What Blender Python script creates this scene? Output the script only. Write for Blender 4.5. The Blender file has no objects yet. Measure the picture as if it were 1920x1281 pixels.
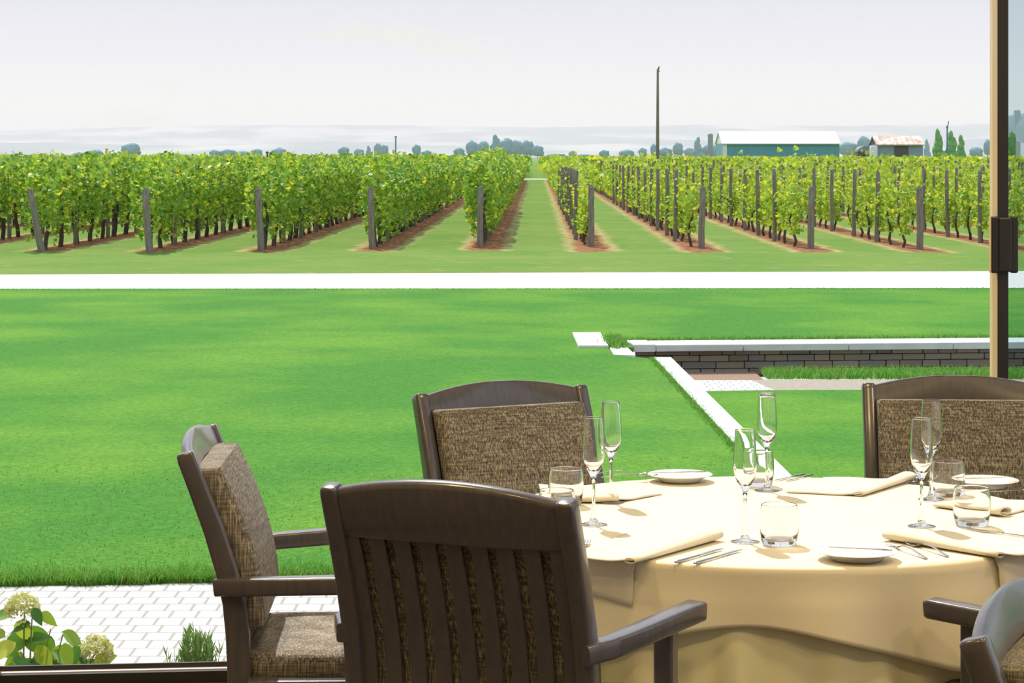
import bpy, bmesh, math, random
import numpy as np
from mathutils import Vector, Matrix, noise
random.seed(7); rng = np.random.default_rng(11)
SC = bpy.context.scene
COL = SC.collection
PI = math.pi

# ------------------------------------------------------------------ camera
F, HY, CZ = 4200.0, 293.0, 1.71          # focal length and horizon in pixels of the 1920x1281 frame; eye height
cam = bpy.data.cameras.new('camera'); cam_o = bpy.data.objects.new('camera', cam); COL.objects.link(cam_o)
cam.sensor_width = 36.0; cam.lens = F / 1920 * 36.0
cam.shift_y = -(640.5 - HY) / 1920.0
cam.clip_start = 0.05; cam.clip_end = 20000
cam_o.location = (0, 0, CZ); cam_o.rotation_euler = (PI / 2, 0, 0)
SC.camera = cam_o

# ------------------------------------------------------------------ exposure
vs = SC.view_settings
vs.view_transform = 'Standard'; vs.look = 'None'; vs.gamma = 1.0; vs.use_curve_mapping = False
vs.exposure = 0.0
SC.cycles.max_bounces = 14; SC.cycles.transparent_max_bounces = 24; SC.cycles.volume_bounces = 1

# ------------------------------------------------------------------ sky
W = bpy.data.worlds.new('sky'); SC.world = W; W.use_nodes = True
nt = W.node_tree; nt.nodes.clear()
def wn(t, **k):
    n = nt.nodes.new(t)
    for a, b in k.items(): setattr(n, a, b)
    return n
tc = wn('ShaderNodeTexCoord'); sep = wn('ShaderNodeSeparateXYZ')
nt.links.new(tc.outputs['Generated'], sep.inputs[0])
rmp = wn('ShaderNodeValToRGB'); nt.links.new(sep.outputs['Z'], rmp.inputs[0])
e = rmp.color_ramp.elements
e[0].position = 0.0; e[0].color = (0.90, 0.90, 0.89, 1)
e[1].position = 1.0; e[1].color = (0.75, 0.95, 1.35, 1)
for p, c in ((0.022, (0.95, 0.95, 0.94, 1)), (0.045, (0.87, 0.87, 0.92, 1)), (0.075, (0.78, 0.78, 0.87, 1)), (0.25, (0.90, 0.96, 1.08, 1))):
    q = e.new(p); q.color = c
mp = wn('ShaderNodeMapping'); mp.inputs['Scale'].default_value = (9, 9, 42)
nt.links.new(tc.outputs['Generated'], mp.inputs[0])
nz = wn('ShaderNodeTexNoise'); nz.inputs['Scale'].default_value = 1.6; nz.inputs['Detail'].default_value = 5
nt.links.new(mp.outputs[0], nz.inputs['Vector'])
cr = wn('ShaderNodeValToRGB'); nt.links.new(nz.outputs['Fac'], cr.inputs[0])
cr.color_ramp.elements[0].position = 0.57; cr.color_ramp.elements[0].color = (0, 0, 0, 1)
cr.color_ramp.elements[1].position = 0.72; cr.color_ramp.elements[1].color = (1, 1, 1, 1)
mixc = wn('ShaderNodeMix', data_type='RGBA'); mixc.inputs['B'].default_value = (0.86, 0.88, 0.80, 1)
nt.links.new(cr.outputs[0], mixc.inputs['Factor']); nt.links.new(rmp.outputs[0], mixc.inputs['A'])
bg = wn('ShaderNodeBackground'); bg.inputs['Strength'].default_value = 1.0
nt.links.new(mixc.outputs['Result'], bg.inputs[0])
wo = wn('ShaderNodeOutputWorld'); nt.links.new(bg.outputs[0], wo.inputs[0])

# ------------------------------------------------------------------ sun (high, ahead)
SUN_AZ, SUN_EL = math.radians(17), math.radians(52)
sun = bpy.data.lights.new('sun', 'SUN'); sun.energy = 4.7; sun.angle = math.radians(0.8); sun.color = (1.0, 0.95, 0.86)
sun_o = bpy.data.objects.new('sun', sun); COL.objects.link(sun_o)
to_sun = Vector((-math.sin(SUN_AZ) * math.cos(SUN_EL), math.cos(SUN_AZ) * math.cos(SUN_EL), math.sin(SUN_EL)))
sun_o.rotation_euler = to_sun.to_track_quat('Z', 'Y').to_euler(); sun_o.location = (-20, 30, 40)

# ------------------------------------------------------------------ warm fill lamps added under the ceiling, no fixtures seen
for i, (x, y) in enumerate(((-2.5, 4.2), (1.0, 3.4), (3.6, 4.2), (-2.5, 0.5), (1.0, 0.2), (3.6, 0.6))):
    L = bpy.data.lights.new('fill_lamp', 'AREA'); L.shape = 'DISK'; L.size = 0.7; L.energy = 74; L.color = (1.0, 0.74, 0.34)
    lo = bpy.data.objects.new('fill_lamp', L); COL.objects.link(lo); lo.location = (x, y, 5.9)

# ================================================================== helpers
def P(px, py, d): return Vector(((px - 960) / F * d, d, CZ - (py - HY) / F * d))
def T(px, py, z): d = F * (CZ - z) / (py - HY); return Vector(((px - 960) / F * d, d, z))

def tag(o, label=None, cat=None, group=None, kind=None):
    if label: o['label'] = label
    if cat: o['category'] = cat
    if group: o['group'] = group
    if kind: o['kind'] = kind
    return o
def empty(name, loc=(0, 0, 0), rz=0.0):
    o = bpy.data.objects.new(name, None); COL.objects.link(o); o.location = loc; o.rotation_euler = (0, 0, rz)
    o.empty_display_size = 0.1
    return o
def link(name, me, mat=None, parent=None, smooth=False):
    if mat and len(me.materials) == 0: me.materials.append(mat)
    if smooth: me.polygons.foreach_set('use_smooth', np.ones(len(me.polygons), dtype=bool))
    o = bpy.data.objects.new(name, me); COL.objects.link(o)
    if parent: o.parent = parent
    return o
def copy_tree(o, parent=None):
    c = o.copy(); COL.objects.link(c)
    if parent: c.parent = parent
    for ch in list(o.children): copy_tree(ch, c)
    return c

class MB:
    def __init__(s): s.v = []; s.f = []
    def add(s, vs, fs):
        n = len(s.v); s.v += [tuple(p) for p in vs]; s.f += [tuple(i + n for i in f) for f in fs]
    def box(s, x0, x1, y0, y1, z0, z1, M=None):
        vs = [Vector(p) for p in ((x0, y0, z0), (x1, y0, z0), (x1, y1, z0), (x0, y1, z0), (x0, y0, z1), (x1, y0, z1), (x1, y1, z1), (x0, y1, z1))]
        if M: vs = [M @ p for p in vs]
        s.add(vs, ((0, 3, 2, 1), (4, 5, 6, 7), (0, 1, 5, 4), (1, 2, 6, 5), (2, 3, 7, 6), (3, 0, 4, 7)))
    def sweep(s, secs, cap=True, closed=False):
        n = len(secs[0]); vs = [p for sec in secs for p in sec]; fs = []
        m = len(secs)
        for i in range(m if closed else m - 1):
            a, b = i * n, ((i + 1) % m) * n
            for k in range(n): fs.append((a + k, a + (k + 1) % n, b + (k + 1) % n, b + k))
        if cap and not closed:
            fs.append(tuple(range(n))[::-1]); fs.append(tuple((m - 1) * n + k for k in range(n)))
        s.add(vs, fs)
    def tube(s, pts, r, n=8, cap=True):
        pts = [Vector(p) for p in pts]; secs = []; whole = (pts[-1] - pts[0]).normalized()
        rs = r if isinstance(r, (list, tuple)) else [r] * len(pts)
        up = Vector((1, 0, 0)) if abs(whole.z) > .7 else Vector((0, 0, 1))
        for i, p in enumerate(pts):
            t = (pts[min(i + 1, len(pts) - 1)] - pts[max(i - 1, 0)]).normalized()
            a = t.cross(up)
            if a.length < 1e-3: a = t.cross(Vector((0, 1, 0)))
            a.normalize(); b = a.cross(t)
            secs.append([p + (a * math.cos(2 * PI * k / n) + b * math.sin(2 * PI * k / n)) * rs[i] for k in range(n)])
        s.sweep(secs, cap)
    def lathe(s, prof, n=32, c=(0, 0, 0)):
        """prof: (r, z) going round the section; r = 0 ends become poles."""
        c = Vector(c); idx = []; vs = []; fs = []
        for r, z in prof:
            if r < 1e-6: idx.append([len(vs)]); vs.append(c + Vector((0, 0, z)))
            else:
                idx.append(list(range(len(vs), len(vs) + n)))
                vs += [c + Vector((r * math.cos(2 * PI * k / n), r * math.sin(2 * PI * k / n), z)) for k in range(n)]
        for a, b in zip(idx, idx[1:]):
            for k in range(n):
                k2 = (k + 1) % n
                if len(a) == 1 and len(b) == 1: continue
                if len(a) == 1: fs.append((a[0], b[k2], b[k]))
                elif len(b) == 1: fs.append((a[k], a[k2], b[0]))
                else: fs.append((a[k], a[k2], b[k2], b[k]))
        s.add(vs, fs)
    def mesh(s, name='mesh', fix=True):
        me = bpy.data.meshes.new(name); me.from_pydata(s.v, [], s.f); me.update()
        if fix:
            bm = bmesh.new(); bm.from_mesh(me); bmesh.ops.recalc_face_normals(bm, faces=bm.faces); bm.to_mesh(me); bm.free()
        return me
    def build(s, name, mat, parent=None, smooth=False, fix=True): return link(name, s.mesh(name, fix), mat, parent, smooth)

def rrect(w, h, r, n=3):
    """rounded rectangle, counter-clockwise, list of (u, v)"""
    out = []
    for cx, cy, a0 in ((w / 2 - r, h / 2 - r, 0), (-w / 2 + r, h / 2 - r, PI / 2), (-w / 2 + r, -h / 2 + r, PI), (w / 2 - r, -h / 2 + r, 1.5 * PI)):
        for k in range(n + 1):
            a = a0 + PI / 2 * k / n; out.append((cx + r * math.cos(a), cy + r * math.sin(a)))
    return out
def rbox(mb, x0, x1, y0, y1, z0, z1, r, M=None):
    """box with rounded vertical and horizontal edges"""
    cx, cy = (x0 + x1) / 2, (y0 + y1) / 2; secs = []
    zs = [(z0, -r), (z0 + r * .3, -r * .3), (z0 + r, 0), (z1 - r, 0), (z1 - r * .3, -r * .3), (z1, -r)]
    for z, ins in zs:
        sec = [Vector((cx + u, cy + v, z)) for u, v in rrect(x1 - x0 + 2 * ins, y1 - y0 + 2 * ins, max(r + ins * .6, r * .3))]
        secs.append([M @ p for p in sec] if M else sec)
    mb.sweep(secs)

# ------------------------------------------------------------------ materials
def mat(name, base, rough=0.6, metallic=0.0, var=None, vscale=8.0, stretch=(1, 1, 1), bump=0.0, bscale=60.0, coat=0.0, spec=None,
        island=None, translucent=0.0, detail=4.0, lo=0.35, hi=0.65, coords='Object'):
    m = bpy.data.materials.new(name); m.use_nodes = True; t = m.node_tree; b = t.nodes['Principled BSDF']
    b.inputs['Base Color'].default_value = (*base, 1); b.inputs['Roughness'].default_value = rough; b.inputs['Metallic'].default_value = metallic
    if coat: b.inputs['Coat Weight'].default_value = coat; b.inputs['Coat Roughness'].default_value = 0.12
    if spec is not None: b.inputs['Specular IOR Level'].default_value = spec
    col = None
    N = lambda k: t.nodes.new(k)
    def vec(st):
        c = N('ShaderNodeTexCoord'); mpn = N('ShaderNodeMapping'); mpn.inputs['Scale'].default_value = st
        t.links.new(c.outputs[coords], mpn.inputs[0]); return mpn.outputs[0]
    if var is not None:
        nzn = N('ShaderNodeTexNoise'); nzn.inputs['Scale'].default_value = vscale; nzn.inputs['Detail'].default_value = detail
        t.links.new(vec(stretch), nzn.inputs['Vector'])
        r = N('ShaderNodeValToRGB'); r.color_ramp.elements[0].position = lo; r.color_ramp.elements[1].position = hi
        r.color_ramp.elements[0].color = (*base, 1); r.color_ramp.elements[1].color = (*var, 1)
        t.links.new(nzn.outputs['Fac'], r.inputs[0]); col = r.outputs[0]
    if island is not None:
        g = N('ShaderNodeNewGeometry'); r = N('ShaderNodeValToRGB')
        els = r.color_ramp.elements
        els[0].color = (*island[0], 1); els[1].color = (*island[-1], 1)
        for i, c in enumerate(island[1:-1]): q = els.new((i + 1) / (len(island) - 1)); q.color = (*c, 1)
        t.links.new(g.outputs['Random Per Island'], r.inputs[0]); col = r.outputs[0]
    if col is not None: t.links.new(col, b.inputs['Base Color'])
    if bump:
        bn = N('ShaderNodeTexNoise'); bn.inputs['Scale'].default_value = bscale; bn.inputs['Detail'].default_value = 3
        t.links.new(vec(stretch), bn.inputs['Vector'])
        bp = N('ShaderNodeBump'); bp.inputs['Strength'].default_value = bump; bp.inputs['Distance'].default_value = 0.01
        t.links.new(bn.outputs['Fac'], bp.inputs['Height']); t.links.new(bp.outputs[0], b.inputs['Normal'])
    if translucent:
        tr = N('ShaderNodeBsdfTranslucent'); mx = N('ShaderNodeMixShader'); mx.inputs[0].default_value = translucent
        if col is not None: t.links.new(col, tr.inputs[0])
        else: tr.inputs[0].default_value = (*base, 1)
        t.links.new(b.outputs[0], mx.inputs[1]); t.links.new(tr.outputs[0], mx.inputs[2])
        t.links.new(mx.outputs[0], t.nodes['Material Output'].inputs['Surface'])
    return m

M_WOOD = mat('dark_wood', (0.074, 0.073, 0.088), 0.24, var=(0.104, 0.086, 0.090), vscale=5, stretch=(14, 14, 1.5), coat=0.4)
M_FABRIC = mat('woven_fabric', (0.30, 0.22, 0.14), 0.9)
def weave(m):
    t = m.node_tree; b = t.nodes['Principled BSDF']; N = t.nodes.new
    c = N('ShaderNodeTexCoord'); outs = []
    for st in ((260, 260, 14), (12, 12, 300)):
        mpn = N('ShaderNodeMapping'); mpn.inputs['Scale'].default_value = st; t.links.new(c.outputs['Object'], mpn.inputs[0])
        nzn = N('ShaderNodeTexNoise'); nzn.inputs['Scale'].default_value = 1.0; nzn.inputs['Detail'].default_value = 3; t.links.new(mpn.outputs[0], nzn.inputs['Vector']); outs.append(nzn.outputs['Fac'])
    ad = N('ShaderNodeMath'); ad.operation = 'MULTIPLY_ADD'; ad.inputs[1].default_value = 1.35; t.links.new(outs[0], ad.inputs[0]); sc_ = N('ShaderNodeMath'); sc_.operation = 'MULTIPLY'; sc_.inputs[1].default_value = .65; t.links.new(outs[1], sc_.inputs[0]); t.links.new(sc_.outputs[0], ad.inputs[2])
    r = N('ShaderNodeValToRGB'); els = r.color_ramp.elements
    els[0].position = 0.80; els[0].color = (0.055, 0.050, 0.045, 1); els[1].position = 1.18; els[1].color = (0.43, 0.37, 0.295, 1)
    q = els.new(0.98); q.color = (0.17, 0.148, 0.118, 1)
    # colour ramps clamp at one, so halve the sum
    hv = N('ShaderNodeMath'); hv.operation = 'MULTIPLY'; hv.inputs[1].default_value = 0.5; t.links.new(ad.outputs[0], hv.inputs[0])
    els[0].position = 0.38; q.position = 0.50; els[-1].position = 0.63
    t.links.new(hv.outputs[0], r.inputs[0]); t.links.new(r.outputs[0], b.inputs['Base Color'])
    bp = N('ShaderNodeBump'); bp.inputs['Strength'].default_value = 0.5; bp.inputs['Distance'].default_value = 0.002
    t.links.new(hv.outputs[0], bp.inputs['Height']); t.links.new(bp.outputs[0], b.inputs['Normal'])
weave(M_FABRIC)
M_CLOTH = mat('cream_linen', (0.80, 0.73, 0.58), 0.85, bump=0.05, bscale=300, translucent=0.06)
M_SKIRT = mat('olive_linen', (0.85, 0.80, 0.52), 0.9, bump=0.05, bscale=300)
M_NAPKIN = mat('ivory_linen', (0.76, 0.70, 0.59), 0.85, bump=0.06, bscale=250, translucent=0.08)
M_CHINA = mat('white_china', (0.88, 0.86, 0.82), 0.12, coat=0.4)
M_STEEL = mat('polished_steel', (0.42, 0.41, 0.40), 0.2, metallic=1.0)
M_BRONZE = mat('dark_bronze_frame', (0.024, 0.021, 0.022), 0.38, coat=0.1)
M_LIT_EDGE = mat('painted_sunlit_tan', (0.78, 0.55, 0.26), 0.45, var=(0.80, 0.62, 0.40), vscale=1.2)  # sunlight on dark bronze edges, put into the colour
M_ALU = mat('aluminium_strip', (0.75, 0.70, 0.72), 0.35, metallic=0.6)
def glass_mat(name, rough=0.0, ior=1.48, color=(1, 1, 1)):
    m = bpy.data.materials.new(name); m.use_nodes = True; t = m.node_tree; t.nodes.remove(t.nodes['Principled BSDF'])
    g = t.nodes.new('ShaderNodeBsdfGlass'); g.inputs['IOR'].default_value = ior; g.inputs['Roughness'].default_value = rough; g.inputs['Color'].default_value = (*color, 1)
    t.links.new(g.outputs[0], t.nodes['Material Output'].inputs['Surface']); return m
M_GLASS = glass_mat('crystal_glass')
def pane_mat(name, tint, refl):
    m = bpy.data.materials.new(name); m.use_nodes = True; t = m.node_tree; t.nodes.remove(t.nodes['Principled BSDF'])
    tr = t.nodes.new('ShaderNodeBsdfTransparent'); tr.inputs[0].default_value = (*tint, 1)
    gl = t.nodes.new('ShaderNodeBsdfGlossy'); gl.inputs['Roughness'].default_value = 0.02
    fr = t.nodes.new('ShaderNodeFresnel'); fr.inputs[0].default_value = refl
    mx = t.nodes.new('ShaderNodeMixShader'); t.links.new(fr.outputs[0], mx.inputs[0]); t.links.new(tr.outputs[0], mx.inputs[1]); t.links.new(gl.outputs[0], mx.inputs[2])
    t.links.new(mx.outputs[0], t.nodes['Material Output'].inputs['Surface']); return m
M_PANE = pane_mat('clear_pane', (1, 1, 1), 1.12)
M_TINT = pane_mat('tinted_pane', (0.80, 0.86, 0.87), 1.12)
M_WALL = mat('plaster', (0.42, 0.36, 0.28), 0.9, var=(0.45, 0.38, 0.30), vscale=3)
M_FLOOR = mat('floorboards', (0.05, 0.036, 0.028), 0.4, var=(0.08, 0.055, 0.04), vscale=4, stretch=(1, 12, 1))
M_CEIL = mat('ceiling_plaster', (0.60, 0.55, 0.47), 0.9, var=(0.62, 0.57, 0.49), vscale=2)

# ================================================================== the window wall (turned 5.5 degrees, recedes to the right)
WR = math.atan(0.096)
WALL = Matrix.Translation((0, 7.439, 0)) @ Matrix.Rotation(WR, 4, 'Z')
WROT = WALL.to_3x3()
def wallpt(x, y, z=0.0): return WALL @ Vector((x, y, z))
def box_part(name, boxes, m, parent=None, r=0.0):
    mb = MB()
    for b in boxes:
        if r: rbox(mb, *b, r)
        else: mb.box(*b)
    return mb.build(name, m, parent, smooth=False)
HEAD = 5.8
XL, XM0, XM1 = -1.683, 1.654, 1.692
def window(name, x0, x1, left, right, pane_m, lab):
    w = empty(name, (0, 7.439, 0), WR); tag(w, lab, 'window', kind='structure')
    box_part('bottom_rail', [(x0, x1, 0.0, 0.010, 0.0, 0.051), (x0, x1, 0.010, 0.07, 0.0, 0.015)], M_BRONZE, w)
    led = box_part('sill_ledge', [(x0, x1, -0.055, 0.0, 0.0, 0.034)], M_BRONZE, w)
    box_part('ledge_strip', [(x0, x1, -0.030, 0.0, 0.034, 0.0365)], M_ALU, led)
    box_part('top_rail', [(x0, x1, 0.0, 0.07, HEAD - 0.06, HEAD)], M_BRONZE, w)
    for a, b in ([left] if left else []) + ([right] if right else []):
        box_part('stile', [(a, b, 0.0, 0.07, 0.0, HEAD)], M_BRONZE, w)
    box_part('pane', [(x0 + 0.001, x1 - 0.001, 0.045, 0.051, 0.015, HEAD - 0.06)], pane_m, w)
    return w
w1 = window('window_1', XL, XM0, (XL - 0.10, XL), None, M_PANE, 'large clear window pane over the low sill, looking onto the lawn')
w2 = window('window_2', XM1, 6.6, None, None, M_TINT, 'tinted window pane right of the slim dark mullion')
w3 = window('window_3', -5.4, XL - 0.10, None, None, M_PANE, 'window pane left of the dark left-hand window post')
mul = tag(empty('trim_1', (0, 7.439, 0), WR), 'slim dark window mullion, its sunlit edge painted tan', 'mullion', kind='structure')
box_part('post', [(XM0, XM1, 0.0, 0.07, 0.0, HEAD)], M_BRONZE, mul)
box_part('painted_lit_edge', [(XM0 - 0.003, XM0, 0.0, 0.075, 0.0, HEAD)], M_LIT_EDGE, mul)  # sunlit side of the bronze post, painted as a tan strip
# latch box on the mullion
la = tag(empty('window_latch', wallpt((XM0 + XM1) / 2 + 0.002, 0, 0), WR), 'dark bronze latch box clamped onto the slim window mullion', 'latch')
zt, zb = CZ - (405 - HY) / F * 7.6, CZ - (512 - HY) / F * 7.6
mb = MB(); rbox(mb, -0.047, -0.019, -0.018, 0.006, zb, zt, 0.006); o = mb.build('left_plate', M_BRONZE, la)
mb = MB(); rbox(mb, 0.021, 0.047, -0.018, 0.006, zb, zt, 0.006); o = mb.build('right_plate', M_BRONZE, la)
mb = MB(); rbox(mb, -0.023, 0.023, -0.024, -0.0005, zb + 0.004, zt - 0.004, 0.006); mb.build('face_plate', M_BRONZE, la)
mb = MB(); mb.box(-0.0495, -0.0470, -0.014, 0.004, zb + 0.002, zt - 0.002); mb.build('painted_lit_edge', M_LIT_EDGE, la)  # lit left edge of the latch, light painted in tan
# room shell
def quadbox(name, pts, z0, z1, m, lab, cat):
    n = len(pts); mb = MB()
    mb.add([(x, y, z0) for x, y in pts] + [(x, y, z1) for x, y in pts],
           [tuple(range(n))[::-1], tuple(range(n, 2 * n))] + [(i, (i + 1) % n, n + (i + 1) % n, n + i) for i in range(n)])
    o = mb.build(name, m); tag(o, lab, cat, kind='structure'); return o
wl, wr_ = wallpt(-5.4, -0.002), wallpt(6.6, -0.002)
quadbox('floor', [(-5.4, -3), (6.6, -3), (wr_.x, wallpt(6.6, 0.07).y), (wl.x, wallpt(-5.4, 0.07).y)], -0.25, -0.001, M_FLOOR, 'dark boarded dining room floor', 'floor')
quadbox('ceiling', [(-5.4, -3), (6.6, -3), (wr_.x, wr_.y + 0.1), (wl.x, wl.y + 0.1)], 6.0, 6.1, M_CEIL, 'plain plastered ceiling of the dining room', 'ceiling')
quadbox('wall_left', [(-5.5, -3), (-5.4, -3), (-5.4, wl.y), (-5.5, wl.y)], 0, 6.0, M_WALL, 'plastered left wall of the dining room', 'wall')
w4 = tag(empty('window_4', (6.6, 0, 0), 0), 'glazed right side of the dining room', 'window', kind='structure')
for nm, b in (('bottom_rail', (0, .08, -3, wr_.y, 0, .08)), ('top_rail', (0, .08, -3, wr_.y, 5.7, 6.0)), ('stile', (0, .08, -3, -2.9, 0, 6.0)), ('stile', (0, .08, 2.6, 2.7, 0, 6.0)), ('stile', (0, .08, wr_.y - .1, wr_.y, 0, 6.0))):
    box_part(nm, [b], M_BRONZE, w4)
box_part('pane', [(.03, .036, -2.9, 2.6, .08, 5.7)], M_PANE, w4); box_part('pane', [(.03, .036, 2.7, wr_.y - .1, .08, 5.7)], M_PANE, w4)
quadbox('wall_back', [(-5.4, -3.1), (6.6, -3.1), (6.6, -3), (-5.4, -3)], 0, 6.0, M_WALL, 'plastered back wall of the dining room', 'wall')
hb = MB(); hb.box(-5.4, 6.6, 0.0, 0.12, HEAD, 6.0, WALL); tag(hb.build('wall_front', M_WALL), 'plastered strip of wall above the tall windows', 'wall', kind='structure')

# ================================================================== dining chairs
def stile_pt(z):
    """centre line of the raked back in (y, z)"""
    pts = [(-0.06, 0.0), (-0.01, 0.18), (0.012, 0.40), (0.0, 0.60), (-0.052, 0.78), (-0.130, 0.978), (-0.14, 1.0)]
    for (y0, z0), (y1, z1) in zip(pts, pts[1:]):
        if z <= z1: return y0 + (y1 - y0) * (z - z0) / (z1 - z0)
    return pts[-1][0]
def back_pt(z):            # smoothed
    return sum(stile_pt(min(max(z + k * 0.02, 0), 1.0)) for k in range(-3, 4)) / 7
def back_n(z):
    dy = back_pt(z + 0.01) - back_pt(z - 0.01); v = Vector((0, 0.02, -dy)); return v.normalized()
def chair_meshes():
    R = {}
    for s, nm in ((-1, 'l'), (1, 'r')):
        mb = MB(); secs = []
        for z, w, d, dz in [(0, .036, .042, 0), (.2, .040, .052, 0), (.40, .042, .058, 0), (.52, .042, .060, 0), (.60, .042, .058, 0), (.68, .042, .055, 0), (.78, .042, .052, 0), (.88, .042, .048, 0), (.958, .042, .046, 0), (.971, .0405, .044, 0), (.9755, .037, .040, 0), (.977, .030, .032, 0)]:
            n = back_n(z); c = Vector((s * .279, back_pt(z), z))
            secs.append([c + Vector((u, 0, 0)) + n * v for u, v in rrect(w, d, .009)])
        mb.sweep(secs); R['stile_' + nm] = mb.mesh('stile')
        mb = MB(); secs = []
        path = [(.286, -.045, .640), (.300, -.020, .644), (.318, .010, .647), (.330, .06, .650), (.346, .14, .654), (.364, .24, .659), (.382, .34, .663), (.390, .385, .665), (.392, .395, .664)]
        for i, (x, y, z) in enumerate(path):
            a, b = Vector(path[max(i - 1, 0)]), Vector(path[min(i + 1, len(path) - 1)])
            t = (b - a).normalized(); side = t.cross(Vector((0, 0, 1))).normalized(); up = side.cross(t)
            k = .86 if i in (len(path) - 1,) else 1.0
            wd = .040 + .014 * min(1, i / 5)
            secs.append([Vector((x, y, z)) + side * u * k + up * v * k for u, v in rrect(wd, .044, .008)])
        secs = [[Vector((s * p.x, p.y, p.z)) for p in sec] for sec in secs]
        mb.sweep(secs); R['arm_' + nm] = mb.mesh('armrest')
        mb = MB(); secs = []
        for z, w in [(0, .034), (.1, .038), (.38, .046), (.55, .046), (.640, .046)]:
            secs.append([Vector((s * .347 + u, .300 + v, z)) for u, v in rrect(w, w, .007)])
        mb.sweep(secs); R['front_leg_' + nm] = mb.mesh('leg')
        mb = MB(); rbox(mb, min(s * .268, s * .335), max(s * .268, s * .335), .03, .30, .345, .415, .006); R['side_' + nm] = mb.mesh('side_rail')
    # crest rail, arched on top and bowed a little backwards
    mb = MB(); secs = []; N = 24
    for i in range(N + 1):
        x = -.2585 + .517 * i / N; q = 1 - (x / .2585) ** 2
        zt_, zb_ = .973 + .030 * q, .868; n = back_n(.93); by = -.014 * q
        sec = []
        for z, hw in ((zb_, .012), (zb_ + .006, .015), (zt_ - .012, .015), (zt_ - .004, .012), (zt_, .006)):
            sec.append(Vector((x, back_pt(min(z, .99)) + by, z)) - n * hw)
        sec2 = []
        for z, hw in ((zt_, .006), (zt_ - .004, .012), (zt_ - .012, .015), (zb_ + .006, .015), (zb_, .012)):
            sec2.append(Vector((x, back_pt(min(z, .99)) + by, z)) + n * hw)
        secs.append(sec + sec2)
    mb.sweep(secs); R['crest'] = mb.mesh('crest_rail')
    mb = MB(); secs = []
    for x in (-.259, -.2, 0, .2, .259):
        c = Vector((x, back_pt(.47), .47)); n = back_n(.47)
        secs.append([c + n * v + Vector((0, 0, u)) for u, v in rrect(.06, .026, .006)])
    mb.sweep(secs); R['lower'] = mb.mesh('lower_rail')
    mb = MB(); secs = []
    for i in range(13):
        z = .485 + (.885 - .485) * i / 12; n = back_n(z); c = Vector((0, back_pt(z), z)) - n * .006
        secs.append([c + Vector((u, 0, 0)) + n * v for u, v in rrect(.0395, .009, .003, 2)])
    mb.sweep(secs); R['slat'] = mb.mesh('slat')
    # back pad
    mb = MB(); secs = []
    z0, z1 = .515, .928
    for i in range(25):
        q = i / 24; z = z0 + (z1 - z0) * q; edge = min(q, 1 - q) * (z1 - z0); k = math.sqrt(max(0, 1 - (1 - min(edge / .022, 1)) ** 2))
        n = back_n(z); th = .006 + .052 * k + .010 * math.sin(PI * q)
        wd = .506 + .012 * k
        sec = []
        for u, v in rrect(wd, th, min(.026, th * .46), 5):
            sec.append(Vector((u, back_pt(z), z)) + n * (.006 + th / 2 + v))
        # rounded front edge: pull corners
        secs.append([p for p in sec])
    mb.sweep(secs)
    me = mb.mesh('backrest_cushion'); R['pad'] = me
    # seat pad: rounded plan, crowned top
    mb = MB(); secs = []
    for z, ins in ((.405, .012), (.410, .002), (.425, 0), (.445, 0), (.458, .006), (.466, .018), (.470, .05), (.473, .11)):
        secs.append([Vector((u, .245 + v, z)) for u, v in rrect(.555 - 2 * ins, .47 - 2 * ins, .05 - ins * .25, 5)])
    mb.sweep(secs); R['seat'] = mb.mesh('seat_cushion')
    mb = MB(); rbox(mb, -.268, .268, .03, .46, .335, .404, .008); R['frame'] = mb.mesh('seat_frame')
    return R
CM = chair_meshes()
for k, me in CM.items(): me.materials.append(M_FABRIC if k in ('pad', 'seat') else M_WOOD)
def make_chair(label, sz=1.0):
    t = tag(empty('dining_chair'), label, 'chair', 'dining armchairs')
    for k, nm, sm in (('stile_l', 'stile', 1), ('stile_r', 'stile', 1), ('front_leg_l', 'leg', 0), ('front_leg_r', 'leg', 0), ('arm_l', 'armrest', 1), ('arm_r', 'armrest', 1),
                  ('crest', 'crest_rail', 1), ('lower', 'lower_rail', 0), ('seat', 'seat_cushion', 1), ('pad', 'backrest_cushion', 1), ('frame', 'seat_frame', 0), ('side_l', 'side_rail', 0), ('side_r', 'side_rail', 0)):
        o = link(nm, CM[k], None, t)
        if sm:
            md = o.data
            if not md.get('smoothed'):
                md['smoothed'] = 1; md.shade_smooth() if hasattr(md, 'shade_smooth') else None
                try: md.set_sharp_from_angle(angle=math.radians(50))
                except Exception: pass
    for k in range(9):
        o = link('slat', CM['slat'], None, t); o.location = ((k - 4) * .0615, 0, 0)
    return t
def place_chair(c, top, face, sz=1.0):
    f = Vector((face[0], face[1], 0)).normalized()
    p = Vector((top[0], top[1], 0)) + f * .13
    c.location = (p.x, p.y, 0); c.rotation_euler = (0, 0, math.atan2(-f.x, f.y)); c.scale = (1, 1, sz)
chair0 = make_chair('dark armchair seen from behind, its slatted back nearest the camera')
place_chair(chair0, (-0.143, 4.80), (0.40, 0.916), 1.012)
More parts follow.
